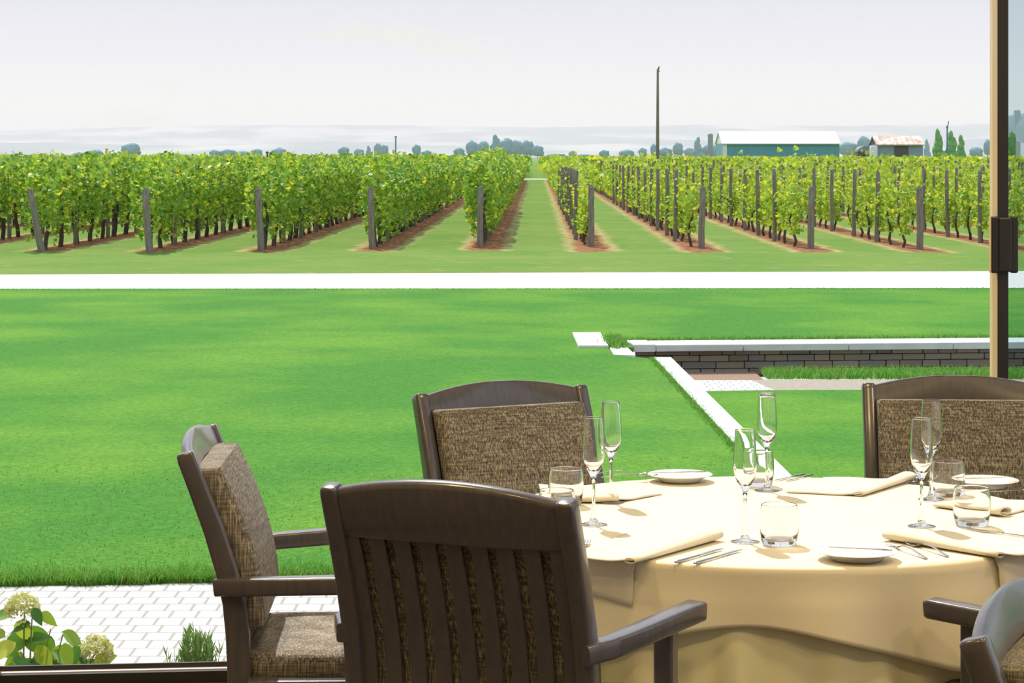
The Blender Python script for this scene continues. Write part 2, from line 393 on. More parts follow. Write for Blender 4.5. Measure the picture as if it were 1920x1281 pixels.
for lab, top, face, sz in (
    ('dark armchair at the left, side-on to the camera, on the lawn side', (-0.826, 5.86), (1, 0.03), 0.995),
    ('dark armchair with brown woven back facing the camera, behind the slatted chair', (-0.036, 6.955), (0.47, -0.883), 1.008),
    ('dark armchair with sunlit olive woven back, under the window mullion', (1.415, 7.13), (-0.06, -1), 1.008),
    ('armchair at the right edge of which only a dark arm shows before the tablecloth', None, None, 1.0),
    ('closest armchair at the lower right corner, glossy crest rail and fabric seen at a slant', (0.815, 3.665), (0.91, -0.41), 1.0)):
    c = copy_tree(chair0); c['label'] = lab
    if top: place_chair(c, top, face, sz)
    else:
        f = Vector((-0.64, 0.77, 0)).normalized(); r = Vector((f.y, -f.x, 0))
        p = Vector((0.965, 5.15, 0)) + r * .385 - f * .39
        c.location = (p.x, p.y, 0); c.rotation_euler = (0, 0, math.atan2(-f.x, f.y))

# ================================================================== table and cloths
TC = Vector((0.70, 5.968, 0)); TR, TZ = 0.745, 0.75
tb = tag(empty('dining_table', (TC.x, TC.y, 0)), 'round dining table hidden under the cream cloth', 'table')
mb = MB(); mb.lathe([(0, .715), (TR - .02, .715), (TR - .008, .722), (TR - .008, .738), (TR - .014, .744), (0, .744)], 64); mb.build('tabletop', M_WOOD, tb)
mb = MB(); mb.lathe([(0, 0), (.30, 0), (.30, .025), (.08, .06), (.05, .12), (.05, .66), (.16, .714), (0, .714)], 32); mb.build('pedestal', M_WOOD, tb)
def overlay_mesh():
    mb = MB(); NA = 220; a0 = math.radians(-100)
    L = TR + .150; rings = []
    for r in (.001, .2, .4, .55, .65, .70, .725): rings.append([Vector((r * math.cos(2 * PI * k / NA), r * math.sin(2 * PI * k / NA), TZ)) for k in range(NA)])
    NV = 16
    def fold(a): return .5 + .5 * math.sin(15 * a + 1.6 * math.sin(2 * a + .7) + .4) * (.55 + .45 * math.sin(4 * a + 1))
    for j in range(NV + 1):
        q = j / NV; ring = []
        for k in range(NA):
            a = 2 * PI * k / NA; b = a - a0
            m_ = (abs(math.cos(b)) ** 3.0 + abs(math.sin(b)) ** 3.0) ** (1 / 3.0)
            hang = min(L / m_, TR + .40) - TR
            hang = hang + .006 * math.sin(5 * a + 1)
            arc = .011
            s_ = q * (hang)
            if s_ < arc * PI / 2: th = s_ / arc; rr = TR + .002 - arc + arc * math.sin(th) + .010; z = TZ - arc + arc * math.cos(th)
            else: rr = TR + .012; z = TZ - arc - (s_ - arc * PI / 2)
            dep = max(0, TZ - z - .01)
            corner = max(0, hang - .17)
            rr += (dep / .15) * (.004 + .032 * fold(a)) * min(1, dep / .1 + .25) + corner * dep * .25
            ring.append(Vector((rr * math.cos(a), rr * math.sin(a), z)))
        rings.append(ring)
    n = NA; vs = [p for r in rings for p in r]; fs = [tuple(range(n))]
    for i in range(len(rings) - 1):
        for k in range(n): fs.append((i * n + k, i * n + (k + 1) % n, (i + 1) * n + (k + 1) % n, (i + 1) * n + k))
    mb.add(vs, fs); return mb
o = overlay_mesh().build('tablecloth', M_CLOTH, None, True); o.location = (TC.x, TC.y, 0)
so = o.modifiers.new('thick', 'SOLIDIFY'); so.thickness = .0012; so.offset = -1
tag(o, 'cream square tablecloth laid over the round dining table', 'tablecloth')
mb = MB(); NA = 260; rings = []
for z in (.7465, .746, .72, .66, .55, .42, .28, .14, .012):
    dep = (.7465 - z) / .73; ring = []
    for k in range(NA):
        a = 2 * PI * k / NA
        rr = (TR - .018 if z > .7464 else TR - .004) + dep ** .7 * .030 * (.6 + .6 * math.sin(17 * a + 1.5 * math.sin(3 * a)) + .3 * math.sin(41 * a))
        ring.append(Vector((rr * math.cos(a), rr * math.sin(a), z)))
    rings.append(ring)
vs = [p for r in rings for p in r]; fs = [tuple(range(NA))]
for i in range(len(rings) - 1):
    for k in range(NA): fs.append((i * NA + k, i * NA + (k + 1) % NA, (i + 1) * NA + (k + 1) % NA, (i + 1) * NA + k))
mb.add(vs, fs); o = mb.build('table_skirt', M_SKIRT, None, True); o.location = (TC.x, TC.y, 0)
tag(o, 'floor-length olive undercloth hanging below the cream tablecloth', 'tablecloth')

# ------------------------------------------------------------------ glasses
TOP = TZ + 0.0012
def flute_parts():
    b = MB(); b.lathe([(0, .1215), (.0050, .1215), (.006, .1218), (.0105, .131), (.0190, .146), (.0262, .163), (.0290, .182), (.0292, .200), (.0272, .240), (.0254, .265), (.02455, .2775), (.0245, .2790),
                       (.0240, .2796), (.0235, .2790), (.0236, .2775), (.0245, .265), (.0262, .240), (.0280, .200), (.0277, .182), (.0247, .164), (.0170, .149), (.0080, .141), (0, .1385)], 40)
    s = MB(); s.lathe([(0, .0125), (.0100, .0125), (.0075, .020), (.0052, .035), (.0042, .06), (.0040, .09), (.0046, .108), (.0060, .1212), (0, .1212)], 24)
    f = MB(); f.lathe([(0, .0003), (.0335, .0003), (.0350, .0004), (.0362, .0012), (.0350, .0024), (.020, .0052), (.0120, .0095), (.0102, .0122), (0, .0122)], 40)
    return b.mesh('bowl'), s.mesh('stem'), f.mesh('foot')
FLB, FLS, FLF = flute_parts()
def flute(px, py, label):
    p = T(px, py, TZ); t = tag(empty('champagne_flute', (p.x, p.y, TOP)), label, 'champagne glass', 'champagne flutes on the table')
    link('bowl', FLB, M_GLASS, t, True); link('stem', FLS, M_GLASS, t, True); link('foot', FLF, M_GLASS, t, True)
flute(1113, 985, 'champagne flute nearest the slatted chair, before the brown woven chair back')
flute(1146, 943, 'champagne flute behind another flute, beside the brown woven chair')
flute(1397, 1017, 'tall champagne flute at the middle of the table next to a tumbler')
flute(1438, 921, 'champagne flute at the far middle of the table, seen against the lawn')
flute(1728, 988, 'champagne flute in front of the olive woven chair, nearer of two')
flute(1746, 938, 'champagne flute standing behind another, close to the olive woven chair')
tm = MB(); tm.lathe([(0, .0004), (.0385, .0004), (.0405, .0008), (.0422, .0022), (.0432, .005), (.0475, .030), (.0490, .052), (.0478, .080), (.0455, .093), (.0444, .0978), (.0441, .0990), (.0434, .0996), (.0427, .0990), (.0428, .0978), (.0438, .093), (.0460, .080), (.0470, .052), (.0454, .032), (.0415, .0185), (.0385, .0150), (.030, .0125), (0, .0115)], 44)
TUM = tm.mesh('tumbler')
def tumbler(px, py, label):
    p = T(px, py, TZ); o = link('tumbler', TUM, M_GLASS, None, True); o.location = (p.x, p.y, TOP); tag(o, label, 'glass', 'water tumblers on the table')
tumbler(1461, 1022, 'water tumbler standing alone in the middle of the near table edge')
tumbler(1061, 947, 'water tumbler before the brown woven chair back, fully in view')
tumbler(1044, 992, 'water tumbler mostly hidden behind the slatted chair, only its rim showing')
tumbler(1777, 931, 'water tumbler beside the far bread plate before the olive woven chair')
tumbler(1822, 986, 'water tumbler near the right edge of the table, nearer of two')
tumbler(1420, 911, 'far water tumbler seen through the middle champagne flute')

# ------------------------------------------------------------------ plates
pm = MB(); pm.lathe([(0, .0004), (.058, .0004), (.062, .003), (.075, .012), (.094, .019), (.0985, .0205), (.0988, .0215), (.0975, .0222), (.090, .0208), (.074, .0150), (.062, .0065), (.055, .0045), (0, .0042)], 56)
PLATE = pm.mesh('bread_plate')
def plate(px, py, label, r=1.0):
    p = T(px, py, TZ); o = link('bread_plate', PLATE, M_CHINA, None, True); o.location = (p.x, p.y, TOP); o.scale = (r, r, 1); tag(o, label, 'plate', 'bread plates on the table'); return p
pA = plate(1606, 1050, 'white bread plate on the near table edge with a butter knife across it')
pB = plate(1275, 903, 'white bread plate on the far edge of the table before the lawn', 0.97)
pC = plate(1848, 914, 'white bread plate partly hidden behind the two right tumblers', 0.97)

# ------------------------------------------------------------------ cutlery
def knife_parts(L):
    h = MB(); secs = []
    for q, w, t_ in ((0, .005, .003), (.02, .009, .0055), (.10, .0095, .006), (.30, .007, .0045), (.46, .0062, .004), (.50, .0055, .0035)):
        secs.append([Vector((u, q * L, .0035 + v)) for u, v in rrect(w, t_, min(w, t_) * .35, 2)])
    h.sweep(secs)
    b = MB(); secs = []
    for q, w, off in ((.50, .0055, 0), (.54, .009, -.001), (.70, .0105, -.0015), (.88, .010, -.0012), (.96, .006, .0008), (1.0, .0012, .003)):
        secs.append([Vector((u + off, q * L, .0035 + v)) for u, v in rrect(w, .0016, .0005, 1)])
    b.sweep(secs)
    return h.mesh('handle'), b.mesh('blade')
def fork_parts(L):
    h = MB(); secs = []
    for q, w, t_, z in ((0, .006, .002, .0015), (.03, .0085, .0024, .0018), (.15, .0075, .0026, .005), (.35, .005, .003, .013), (.55, .0042, .0032, .014), (.66, .0055, .003, .008)):
        secs.append([Vector((u, q * L, z + v)) for u, v in rrect(w, t_, t_ * .35, 2)])
    h.sweep(secs)
    b = MB(); secs = []
    for q, w, z in ((.66, .0055, .008), (.70, .014, .0045), (.74, .0225, .0030), (.80, .024, .0028)):
        secs.append([Vector((u, q * L, z + v)) for u, v in rrect(w, .0018, .0006, 1)])
    b.sweep(secs)
    for k in range(4):
        x = (k - 1.5) * .0064; secs = []
        for q, w, z in ((.795, .0036, .0028), (.88, .0032, .0032), (.96, .0028, .006), (1.0, .0012, .0085)):
            secs.append([Vector((x + u, q * L, z + v)) for u, v in rrect(w, .0017, .0006, 1)])
        b.sweep(secs)
    return h.mesh('handle'), b.mesh('tines')
KN, FK = knife_parts(.225), fork_parts(.205)
def cutlery(kind, a, b, label, z=TOP, rise=0.0, z0=None, L=None):
    """a: handle end, b: tip (points on the table)"""
    d = (b - a); d.z = 0; nominal = .225 if 'knife' in kind else .205
    t = tag(empty(kind, (a.x, a.y, z)), label, kind.replace('butter_', '').replace('_', ' '), 'place setting cutlery')
    t.rotation_euler = (math.asin(max(-1, min(1, rise / nominal))), 0, math.atan2(-d.x, d.y))
    s = (L or nominal) / nominal; t.scale = (s, s, s)
    h, e_ = KN if 'knife' in kind else FK
    link('handle', h, M_STEEL, t, True); link('blade' if 'knife' in kind else 'tines', e_, M_STEEL, t, True)
    return t
cutlery('knife', T(1266, 1058, TZ), T(1362, 1030, TZ), 'table knife left of another knife, beside the near napkin')
cutlery('knife', T(1302, 1060, TZ), T(1387, 1035, TZ), 'table knife nearest the middle of the near table edge, right of two')
cutlery('fork', T(1079, 1046, TZ), T(1121, 993, TZ), 'fork with tines showing beside the slatted chair back')
cutlery('fork', T(1738, 1050, TZ), T(1628, 1013, TZ), 'fork right of the near bread plate, closer to the plate')
cutlery('fork', T(1778, 1046, TZ), T(1660, 1007, TZ), 'fork lying between the near bread plate and the right napkin')
def on_plate(p, ang, ex, label, L=.17):
    a = p + Vector((math.cos(ang), math.sin(ang), 0)) * (.09 + ex); b = p - Vector((math.cos(ang), math.sin(ang), 0)) * .05
    cutlery('butter_knife', a, b, label, TOP + .0235, 0.0, L=L)
on_plate(pA, math.radians(-18), -.005, 'butter knife lying across the near bread plate')
on_plate(pB, math.radians(10), -.010, 'butter knife lying on the far bread plate before the lawn')
on_plate(pC, math.radians(188), -.002, 'butter knife on the bread plate behind the right tumblers', .15)
cutlery('fork', T(1126, 905, TZ), T(1238, 903, TZ), 'fork by the far bread plate, lower tines of two', TOP + .013, L=.17)
cutlery('fork', T(1108, 899, TZ), T(1216, 899, TZ), 'fork by the far bread plate, set behind its twin', TOP + .013, L=.17)
cutlery('knife', T(1524, 892, TZ), T(1478, 903, TZ), 'knife left of the napkin at the far middle of the table', L=.17)
cutlery('knife', T(1508, 891, TZ), T(1462, 901, TZ), 'knife at the far middle, further from the napkin', L=.17)
cutlery('fork', T(1740, 895, TZ), T(1692, 914, TZ), 'fork right of the far middle napkin, left of two', L=.17)
cutlery('fork', T(1772, 895, TZ), T(1722, 914, TZ), 'fork right of the far middle napkin, behind the flute stem', L=.17)
cutlery('knife', T(1955, 1012, TZ), T(1852, 999, TZ), 'knife beside the right tumbler, cut by the right picture edge')
cutlery('knife', T(1985, 930, TZ), T(1868, 935, TZ), 'knife on the napkin at the right picture edge', TOP + .016)

# ------------------------------------------------------------------ napkins
def napkin(corners, fold, label, th=.012, flap=None):
    """corners on the table counter-clockwise; fold = (i, j) the thick rolled edge; flap: hanging corner in front of the table edge"""
    P4 = [T(x, y, TZ) for x, y in corners]
    t = tag(empty('napkin', (P4[0].x, P4[0].y, TOP)), label, 'napkin', 'folded napkins on the table'); org = Vector((P4[0].x, P4[0].y, TOP))
    n = 14; A, B, C, D = P4
    i, j = fold
    fa, fb = P4[i], P4[j]
    mb = MB()
    def pt(u, v): return (A * (1 - u) + B * u) * (1 - v) + (D * (1 - u) + C * u) * v
    fd = (fb - fa).normalized()
    def hz(p):
        w = p - fa; dist = (w - fd * w.dot(fd)).length
        return th * (.30 + .70 * math.exp(-(dist / .05) ** 2)) + .0015 * math.sin(37 * p.x + 23 * p.y)
    top, bot = [], []
    for a in range(n + 1):
        for b in range(n + 1):
            p = pt(a / n, b / n); h = hz(p)
            top.append(Vector((p.x, p.y, TOP + h)) - org); bot.append(Vector((p.x, p.y, TOP + max(h - .0035, .0003))) - org)
    vs = top + bot; m = (n + 1) ** 2; fs = []
    ix = lambda a, b: a * (n + 1) + b
    for a in range(n):
        for b in range(n):
            fs.append((ix(a, b), ix(a + 1, b), ix(a + 1, b + 1), ix(a, b + 1))); fs.append((m + ix(a, b + 1), m + ix(a + 1, b + 1), m + ix(a + 1, b), m + ix(a, b)))
    for a in range(n):
        for (p, q) in ((ix(a, 0), ix(a + 1, 0)), (ix(a + 1, n), ix(a, n)), (ix(n, a), ix(n, a + 1)), (ix(0, a + 1), ix(0, a))): fs.append((q, p, m + p, m + q))
    mb.add(vs, fs); mb.build('folded_sheet', M_NAPKIN, t, True)
    # rolled fold: a hollow flattened tube
    mb = MB(); secs = []
    cen = sum(P4, Vector()) / 4; inw = cen - fa; inw = (inw - fd * inw.dot(fd)).normalized()
    for q in range(11):
        s_ = q / 10; c = fa * (1 - s_) + fb * s_; hh = th * (.55 + .55 * s_); ww = .016 + .012 * s_
        out_, in_ = [], []
        for k in range(14):
            a = 2 * PI * k / 14
            out_.append(c + inw * (ww * math.cos(a) + ww * .5) + Vector((0, 0, TOP - TZ + hh + .0006 + hh * math.sin(a))) - org)
        secs.append(out_)
    mb.sweep(secs, cap=False)
    o = mb.build('rolled_fold', M_NAPKIN, t, True); sm = o.modifiers.new('thick', 'SOLIDIFY'); sm.thickness = .003; sm.offset = -1
    if flap:
        # flap: corner pixels hanging in front of the cloth; mapped onto the drop of the cloth
        (ax, bx), hem = flap
        mb = MB(); vs = []; fs = []; nu, nv = 8, 8
        def edge(px):
            lo_, hi_ = 4.8, 6.0
            k = (px - 960) / F
            a_ = k * k + 1; b_ = -2 * (k * TC.x + TC.y); c_ = TC.x ** 2 + TC.y ** 2 - (TR + .018) ** 2
            d = (-b_ - math.sqrt(b_ * b_ - 4 * a_ * c_)) / (2 * a_); return Vector((k * d, d, 0))
        for u in range(nu + 1):
            s_ = u / nu; px = ax + (bx - ax) * s_; e_ = edge(px); out = (e_ - TC); out.z = 0; out.normalize()
            drop = hem[0] + (hem[1] - hem[0]) * s_
            for v in range(nv + 1):
                q = v / nv
                if q < .3:
                    th_ = q / .3 * PI / 2; r_ = .022; p = e_ - out * (r_ * (1 - math.sin(th_))) + Vector((0, 0, TZ + .006 - r_ * (1 - math.cos(th_))))
                else: p = e_ + out * (.006 + .012 * (q - .3)) + Vector((0, 0, TZ - .016 - (drop - .02) * (q - .3) / .7))
                p = p + Vector((.012 * s_ * 0 + (q * q) * (.0), 0, 0)); vs.append(p - org)
        for u in range(nu):
            for v in range(nv): fs.append((u * (nv + 1) + v, (u + 1) * (nv + 1) + v, (u + 1) * (nv + 1) + v + 1, u * (nv + 1) + v + 1))
        mb.add(vs, fs); o = mb.build('hanging_flap', M_NAPKIN, t, True); sm = o.modifiers.new('thick', 'SOLIDIFY'); sm.thickness = .003; sm.offset = 1
    return t
napkin([(1070, 1046), (1186, 1060), (1348, 1014), (1180, 1001)], (1, 2), 'folded ivory napkin beside the slatted chair, its corner hanging over the table edge', .013, ((1060, 1190), (.085, .112)))
napkin([(1873, 1049), (2000, 1035), (1800, 994), (1660, 1014)], (0, 3), 'folded ivory napkin at the right near edge, its rolled end beside the forks', .013, ((1868, 1985), (.10, .085)))
napkin([(1474, 925), (1614, 932), (1712, 901), (1545, 897)], (1, 2), 'folded ivory napkin at the far middle of the table', .011)
napkin([(1020, 944), (1160, 944), (1243, 928), (1010, 911)], (0, 1), 'folded ivory napkin behind the two left flutes', .011)
napkin([(1752, 952), (1880, 970), (1980, 945), (1800, 934)], (0, 1), 'folded ivory napkin behind the right tumblers', .011)

# ================================================================== the garden
GZ = -0.30                                # lawn and vineyard level
def flat(name, pts, z, m, lab, cat, sub=False):
    mb = MB(); n = len(pts); mb.add([(x, y, z) for x, y in pts] + ([(x, y, z - .1) for x, y in pts] if sub else []), [tuple(range(n))] + ([(i, n + i, n + (i + 1) % n, (i + 1) % n) for i in range(n)] if sub else [])); o = mb.build(name, m, fix=False)
    if o.data.polygons[0].normal.z < 0: o.data.flip_normals()
    tag(o, lab, cat, kind='structure'); return o
def rgb(t, c): n = t.nodes.new('ShaderNodeRGB'); n.outputs[0].default_value = (*c, 1); return n.outputs[0]
M_LAWN = mat('mown_grass', (0.055, 0.20, 0.020), 0.9, var=(0.115, 0.27, 0.024), vscale=1.0, stretch=(0.55, 0.55, 1), spec=0.1, coords='Object', detail=8, lo=0.40, hi=0.68, bump=0.9, bscale=140)
def lawn_extra(m):
    """fine blade speckle on top of the broad tone patches"""
    t = m.node_tree; b = t.nodes['Principled BSDF']; src = b.inputs['Base Color'].links[0].from_socket
    c = t.nodes.new('ShaderNodeTexCoord'); n = t.nodes.new('ShaderNodeTexNoise'); n.inputs['Scale'].default_value = 34; n.inputs['Detail'].default_value = 4; t.links.new(c.outputs['Object'], n.inputs['Vector'])
    r = t.nodes.new('ShaderNodeValToRGB'); r.color_ramp.elements[0].position = .36; r.color_ramp.elements[1].position = .70
    r.color_ramp.elements[0].color = (.72, .80, .70, 1); r.color_ramp.elements[1].color = (1.35, 1.22, 1.25, 1)
    t.links.new(n.outputs['Fac'], r.inputs[0])
    mx = t.nodes.new('ShaderNodeMix'); mx.data_type = 'RGBA'; mx.blend_type = 'MULTIPLY'; mx.inputs['Factor'].default_value = 1
    t.links.new(src, mx.inputs['A']); t.links.new(r.outputs[0], mx.inputs['B']); t.links.new(mx.outputs['Result'], b.inputs['Base Color'])
lawn_extra(M_LAWN)
M_BLADE = mat('grass_blades', (0.07, 0.22, 0.02), 0.6, island=[(0.06, 0.22, 0.02), (0.10, 0.33, 0.03), (0.17, 0.42, 0.045), (0.36, 0.42, 0.10)], translucent=0.35)
# paving
def paver_mat():
    m = mat('pale_pavers', (0.66, 0.66, 0.62), 0.75); t = m.node_tree; b = t.nodes['Principled BSDF']
    c = t.nodes.new('ShaderNodeTexCoord'); mpn = t.nodes.new('ShaderNodeMapping'); mpn.inputs['Rotation'].default_value = (0, 0, 0); t.links.new(c.outputs['Object'], mpn.inputs[0])
    br = t.nodes.new('ShaderNodeTexBrick'); br.inputs['Scale'].default_value = 1; br.inputs['Brick Width'].default_value = .115; br.inputs['Row Height'].default_value = .15
    br.inputs['Mortar Size'].default_value = .007; br.inputs['Color1'].default_value = (.50, .51, .495, 1); br.inputs['Color2'].default_value = (.455, .465, .44, 1); br.inputs['Mortar'].default_value = (.27, .26, .22, 1)
    br.inputs['Mortar Smooth'].default_value = .2; br.offset = .37
    t.links.new(mpn.outputs[0], br.inputs['Vector']); t.links.new(br.outputs['Color'], b.inputs['Base Color'])
    bp = t.nodes.new('ShaderNodeBump'); bp.inputs['Strength'].default_value = .4; bp.inputs['Distance'].default_value = .006; bp.invert = True
    t.links.new(br.outputs['Fac'], bp.inputs['Height']); t.links.new(bp.outputs[0], b.inputs['Normal']); return m
M_PAVER = paver_mat()
M_SOIL = mat('bed_soil', (0.09, 0.055, 0.035), 0.95, var=(0.15, 0.09, 0.05), vscale=20, bump=0.6, bscale=40)
M_GRAVEL = mat('pale_gravel', (0.60, 0.57, 0.51), 0.9, var=(0.50, 0.47, 0.41), vscale=14, stretch=(1, 3, 1), bump=0.3, bscale=60)
M_TAN = mat('tan_gravel', (0.36, 0.31, 0.23), 0.95, var=(0.28, 0.24, 0.18), vscale=18, bump=0.3, bscale=60)
M_STONECAP = mat('limestone_cap', (0.50, 0.52, 0.50), 0.8, var=(0.44, 0.46, 0.43), vscale=6, bump=0.15, bscale=40)
M_STONE = mat('ledge_stone', (0.2, 0.15, 0.1), 0.85, island=[(0.085, 0.070, 0.050), (0.15, 0.12, 0.085), (0.11, 0.10, 0.085), (0.18, 0.145, 0.10)], bump=0.6, bscale=25)
M_MORTAR = mat('dark_mortar', (0.05, 0.045, 0.04), 0.95)
M_MULCH = mat('bark_mulch', (0.20, 0.10, 0.055), 0.95, var=(0.36, 0.24, 0.15), vscale=45, bump=0.8, bscale=60)
def L(x, y): p = wallpt(x, y); return (p.x, p.y)      # garden laid out square to the house
LY = 3.235                                 # lawn edge, metres out from the window wall
bed = quadbox('garden_bed', [L(-16, .075), L(16, .075), L(16, 1.35), L(-16, 1.35)], GZ - .1, GZ - .02, M_SOIL, 'planting bed at the foot of the window', 'garden bed')
o = quadbox('paving', [L(-16, 1.35), L(22, 1.35), L(22, LY), L(-16, LY)], GZ - .1, GZ, M_PAVER, 'pale brick-patterned paving outside the window', 'paving')
# curb line (retaining edge) that parts the upper from the sunken lawn
def curbx(d): return 1.395 + (22.1 - d) * .0205
CW = .165
lawn = flat('lawn', [L(-16, LY), (curbx(10.85), 10.85), (curbx(22.0), 22.0), (1.02, 22.45), (1.0, 23.3), (1.26, 23.3), (1.26, 24.02), (30.0, 26.85), (30.0, 34.17), (-26.0, 33.36), (-26, 8.2)], GZ + .02, M_LAWN, 'broad mown green lawn between the paving and the gravel drive', 'lawn', True)
SZ = -.56
flat('sunken_lawn', [(curbx(10.9) + CW, 10.9), (30, 13.6), (30, 21.6), (4.4, 21.6), (2.45, 21.55), (curbx(21.4) + CW, 21.4)], SZ + .02, M_LAWN, 'lower lawn right of the white curb', 'lawn')
flat('sunken_path', [(curbx(21.35) + CW, 21.30), (2.55, 21.55), (2.42, 22.62), (curbx(22.7) + CW, 22.62)], SZ + .008, M_PAVER, 'short white paved strip below the stone wall', 'paving')
flat('gravel_path', [(2.55, 21.55), (30, 22.4), (30, 23.6), (2.42, 22.66)], SZ + .005, M_TAN, 'tan gravel path right of the white paved strip', 'path')
flat('mulch_bed', [(curbx(22.7) + CW, 22.62), (2.55, 22.66), (2.55, 23.5), (1.5, 23.45)], SZ + .004, M_MULCH, 'brown bark mulch at the foot of the stone wall', 'mulch bed')
# curb
mb = MB(); pts = [10.85 + (22.0 - 10.85) * i / 14 for i in range(15)]
for a, b in zip(pts, pts[1:]):
    mb.add([(curbx(a), a, -.7), (curbx(a) + CW, a, -.7), (curbx(b) + CW, b, -.7), (curbx(b), b, -.7), (curbx(a), a, GZ + .035), (curbx(a) + CW, a, GZ + .035), (curbx(b) + CW, b, GZ + .035), (curbx(b), b, GZ + .035)],
           [(0, 3, 2, 1), (4, 5, 6, 7), (0, 1, 5, 4), (1, 2, 6, 5), (2, 3, 7, 6), (3, 0, 4, 7)])
M_CURB = mat('white_concrete', (0.72, 0.72, 0.69), 0.8, var=(0.66, 0.66, 0.62), vscale=8, bump=.1, bscale=50)
tag(mb.build('curb', M_CURB), 'long white concrete curb running between the two lawns', 'curb')
def slab(corners, z0, z1, lab):
    mb = MB(); n = len(corners); mb.add([(x, y, z0) for x, y in corners] + [(x, y, z1) for x, y in corners], [tuple(range(n))[::-1], tuple(range(n, 2 * n))] + [(i, (i + 1) % n, n + (i + 1) % n, n + i) for i in range(n)])
    tag(mb.build('stone_slab', M_CURB), lab, 'stone slab', 'white stone slabs in the lawn')
slab([(.69, 23.25), (1.0, 23.25), (.985, 25.0), (.675, 25.0)], -.45, GZ + .045, 'larger white stone slab set in the lawn, left of the wall')
slab([(1.02, 22.45), (1.235, 22.40), (1.20, 23.35), (1.015, 23.35)], -.6, GZ + .020, 'smaller white stone slab between the larger slab and the wall end')
# stone wall with cap
wallR = Matrix.Translation((1.28, 23.46, 0)) @ Matrix.Rotation(math.atan(.1), 4, 'Z')
rw = tag(empty('retaining_wall', (1.28, 23.46, 0), math.atan(.1)), 'low stone retaining wall with a pale cap beyond the sunken lawn', 'wall')
mb = MB(); mb.box(.08, 22, .05, .45, -.62, GZ - .035); mb.build('mortar_core', M_MORTAR, rw)
mb = MB(); z = SZ - .03; rr = random.Random(5)
while z < GZ - .05:
    h = rr.uniform(.050, .075); h = min(h, GZ - .036 - z)
    if h < .03: break
    x = .06 - rr.uniform(0, .05) * 0
    while x < 22:
        w = rr.uniform(.14, .38)
        rbox(mb, x + .004, min(x + w, 22) - .004, .0 + rr.uniform(0, .016), .1, z + .003, z + h - .003, .007); x += w
    z += h
mb.build('stone_face', M_STONE, rw)
x = -.02
for i in range(20):
    w = (.24, .93)[i] if i < 2 else 1.13
    mb = MB(); rbox(mb, x + .003, x + w - .003, -.06 if i else -.075, .52, GZ - .035, GZ + (.035 if i else .042), .010); mb.build('cap_stone', M_STONECAP, rw); x += w

# ------------------------------------------------------------------ grass blades along the edges
def blades(n, fn, h, w, name, lab, seed):
    r = np.random.default_rng(seed); pos = fn(r, n)
    hh = r.uniform(h * .5, h * 1.25, n); a = r.uniform(0, 2 * PI, n); ww = r.uniform(w * .6, w * 1.3, n)
    ln = r.normal(0, .45, (n, 2)) * hh[:, None]
    dx, dy = np.cos(a) * ww / 2, np.sin(a) * ww / 2; V = np.zeros((n, 5, 3))
    V[:, 0] = pos + np.stack([-dx, -dy, 0 * dx], 1); V[:, 1] = pos + np.stack([dx, dy, 0 * dx], 1)
    mid = pos + np.stack([ln[:, 0] * .35, ln[:, 1] * .35, hh * .6], 1)
    V[:, 2] = mid + np.stack([dx * .7, dy * .7, 0 * dx], 1); V[:, 3] = mid - np.stack([dx * .7, dy * .7, 0 * dx], 1)
    V[:, 4] = pos + np.stack([ln[:, 0], ln[:, 1], hh], 1)
    base = np.arange(n)[:, None] * 5
    me = bpy.data.meshes.new(name)
    q = (base + np.array([[0, 1, 2, 3]])); tr = (base + np.array([[3, 2, 4]]))
    me.vertices.add(n * 5); me.vertices.foreach_set('co', V.reshape(-1).astype(np.float32))
    loops = np.concatenate([q, tr], 1).reshape(-1); me.loops.add(len(loops)); me.loops.foreach_set('vertex_index', loops.astype(np.int32))
    st = (np.arange(n)[:, None] * 7 + np.array([[0, 4]])).reshape(-1); tot = np.tile([4, 3], n)
    me.polygons.add(n * 2); me.polygons.foreach_set('loop_start', st.astype(np.int32)); me.polygons.foreach_set('loop_total', tot.astype(np.int32)); me.update(calc_edges=True)
    o = link(name, me, M_BLADE); tag(o, lab, 'grass', kind='stuff'); return o
def front_edge(r, n):
    x = r.uniform(-2.6, 1.6, n); y = LY + np.abs(r.normal(0, 1, n)) ** 1.4 * .10 - .012 + .012 * np.sin(x * 9) + .01 * np.sin(x * 23); p = np.stack([x, y, np.full(n, GZ + .0)], 1)
    M = np.array(WALL); return np.stack([p @ M[i, :3] + M[i, 3] for i in (0, 1)] + [np.full(n, GZ)], 1)
blades(13000, front_edge, .055, .006, 'grass_edging', 'ragged grass along the lawn edge by the paving', 1)
def lawn_near(r, n):
    y = LY + .05 + r.uniform(0, 1, n) ** 1.8 * 4; x = r.uniform(-1, 1, n) * (2.7 + y * .25); p = np.stack([x, y, np.zeros(n)], 1); M = np.array(WALL)
    q = np.stack([p @ M[i, :3] + M[i, 3] for i in (0, 1)] + [np.full(n, GZ + .015)], 1); q = q[q[:, 0] < 1.395 + (22.1 - q[:, 1]) * .0205 - .02]
    return np.concatenate([q, q[:n - len(q)]])[:n]
blades(22000, lawn_near, .016, .0045, 'lawn_grass', 'mown grass blades of the near lawn', 2)
def cap_back(r, n):
    x = r.uniform(-.1, 6.5, n); y = .56 + np.abs(r.normal(0, .12, n)); M = np.array(wallR); p = np.stack([x, y, np.zeros(n)], 1)
    return np.stack([p @ M[i, :3] + M[i, 3] for i in (0, 1)] + [np.full(n, GZ + .01)], 1)
blades(5000, cap_back, .055, .010, 'wall_grass', 'taller grass along the back of the wall cap', 3)
def cap_tuft(r, n): return np.stack([r.normal(1.09, .045, n), r.normal(23.75, .28, n), np.full(n, GZ)], 1)
blades(1200, cap_tuft, .10, .010, 'grass_tuft', 'tuft of grass between the slabs and the wall end', 4)
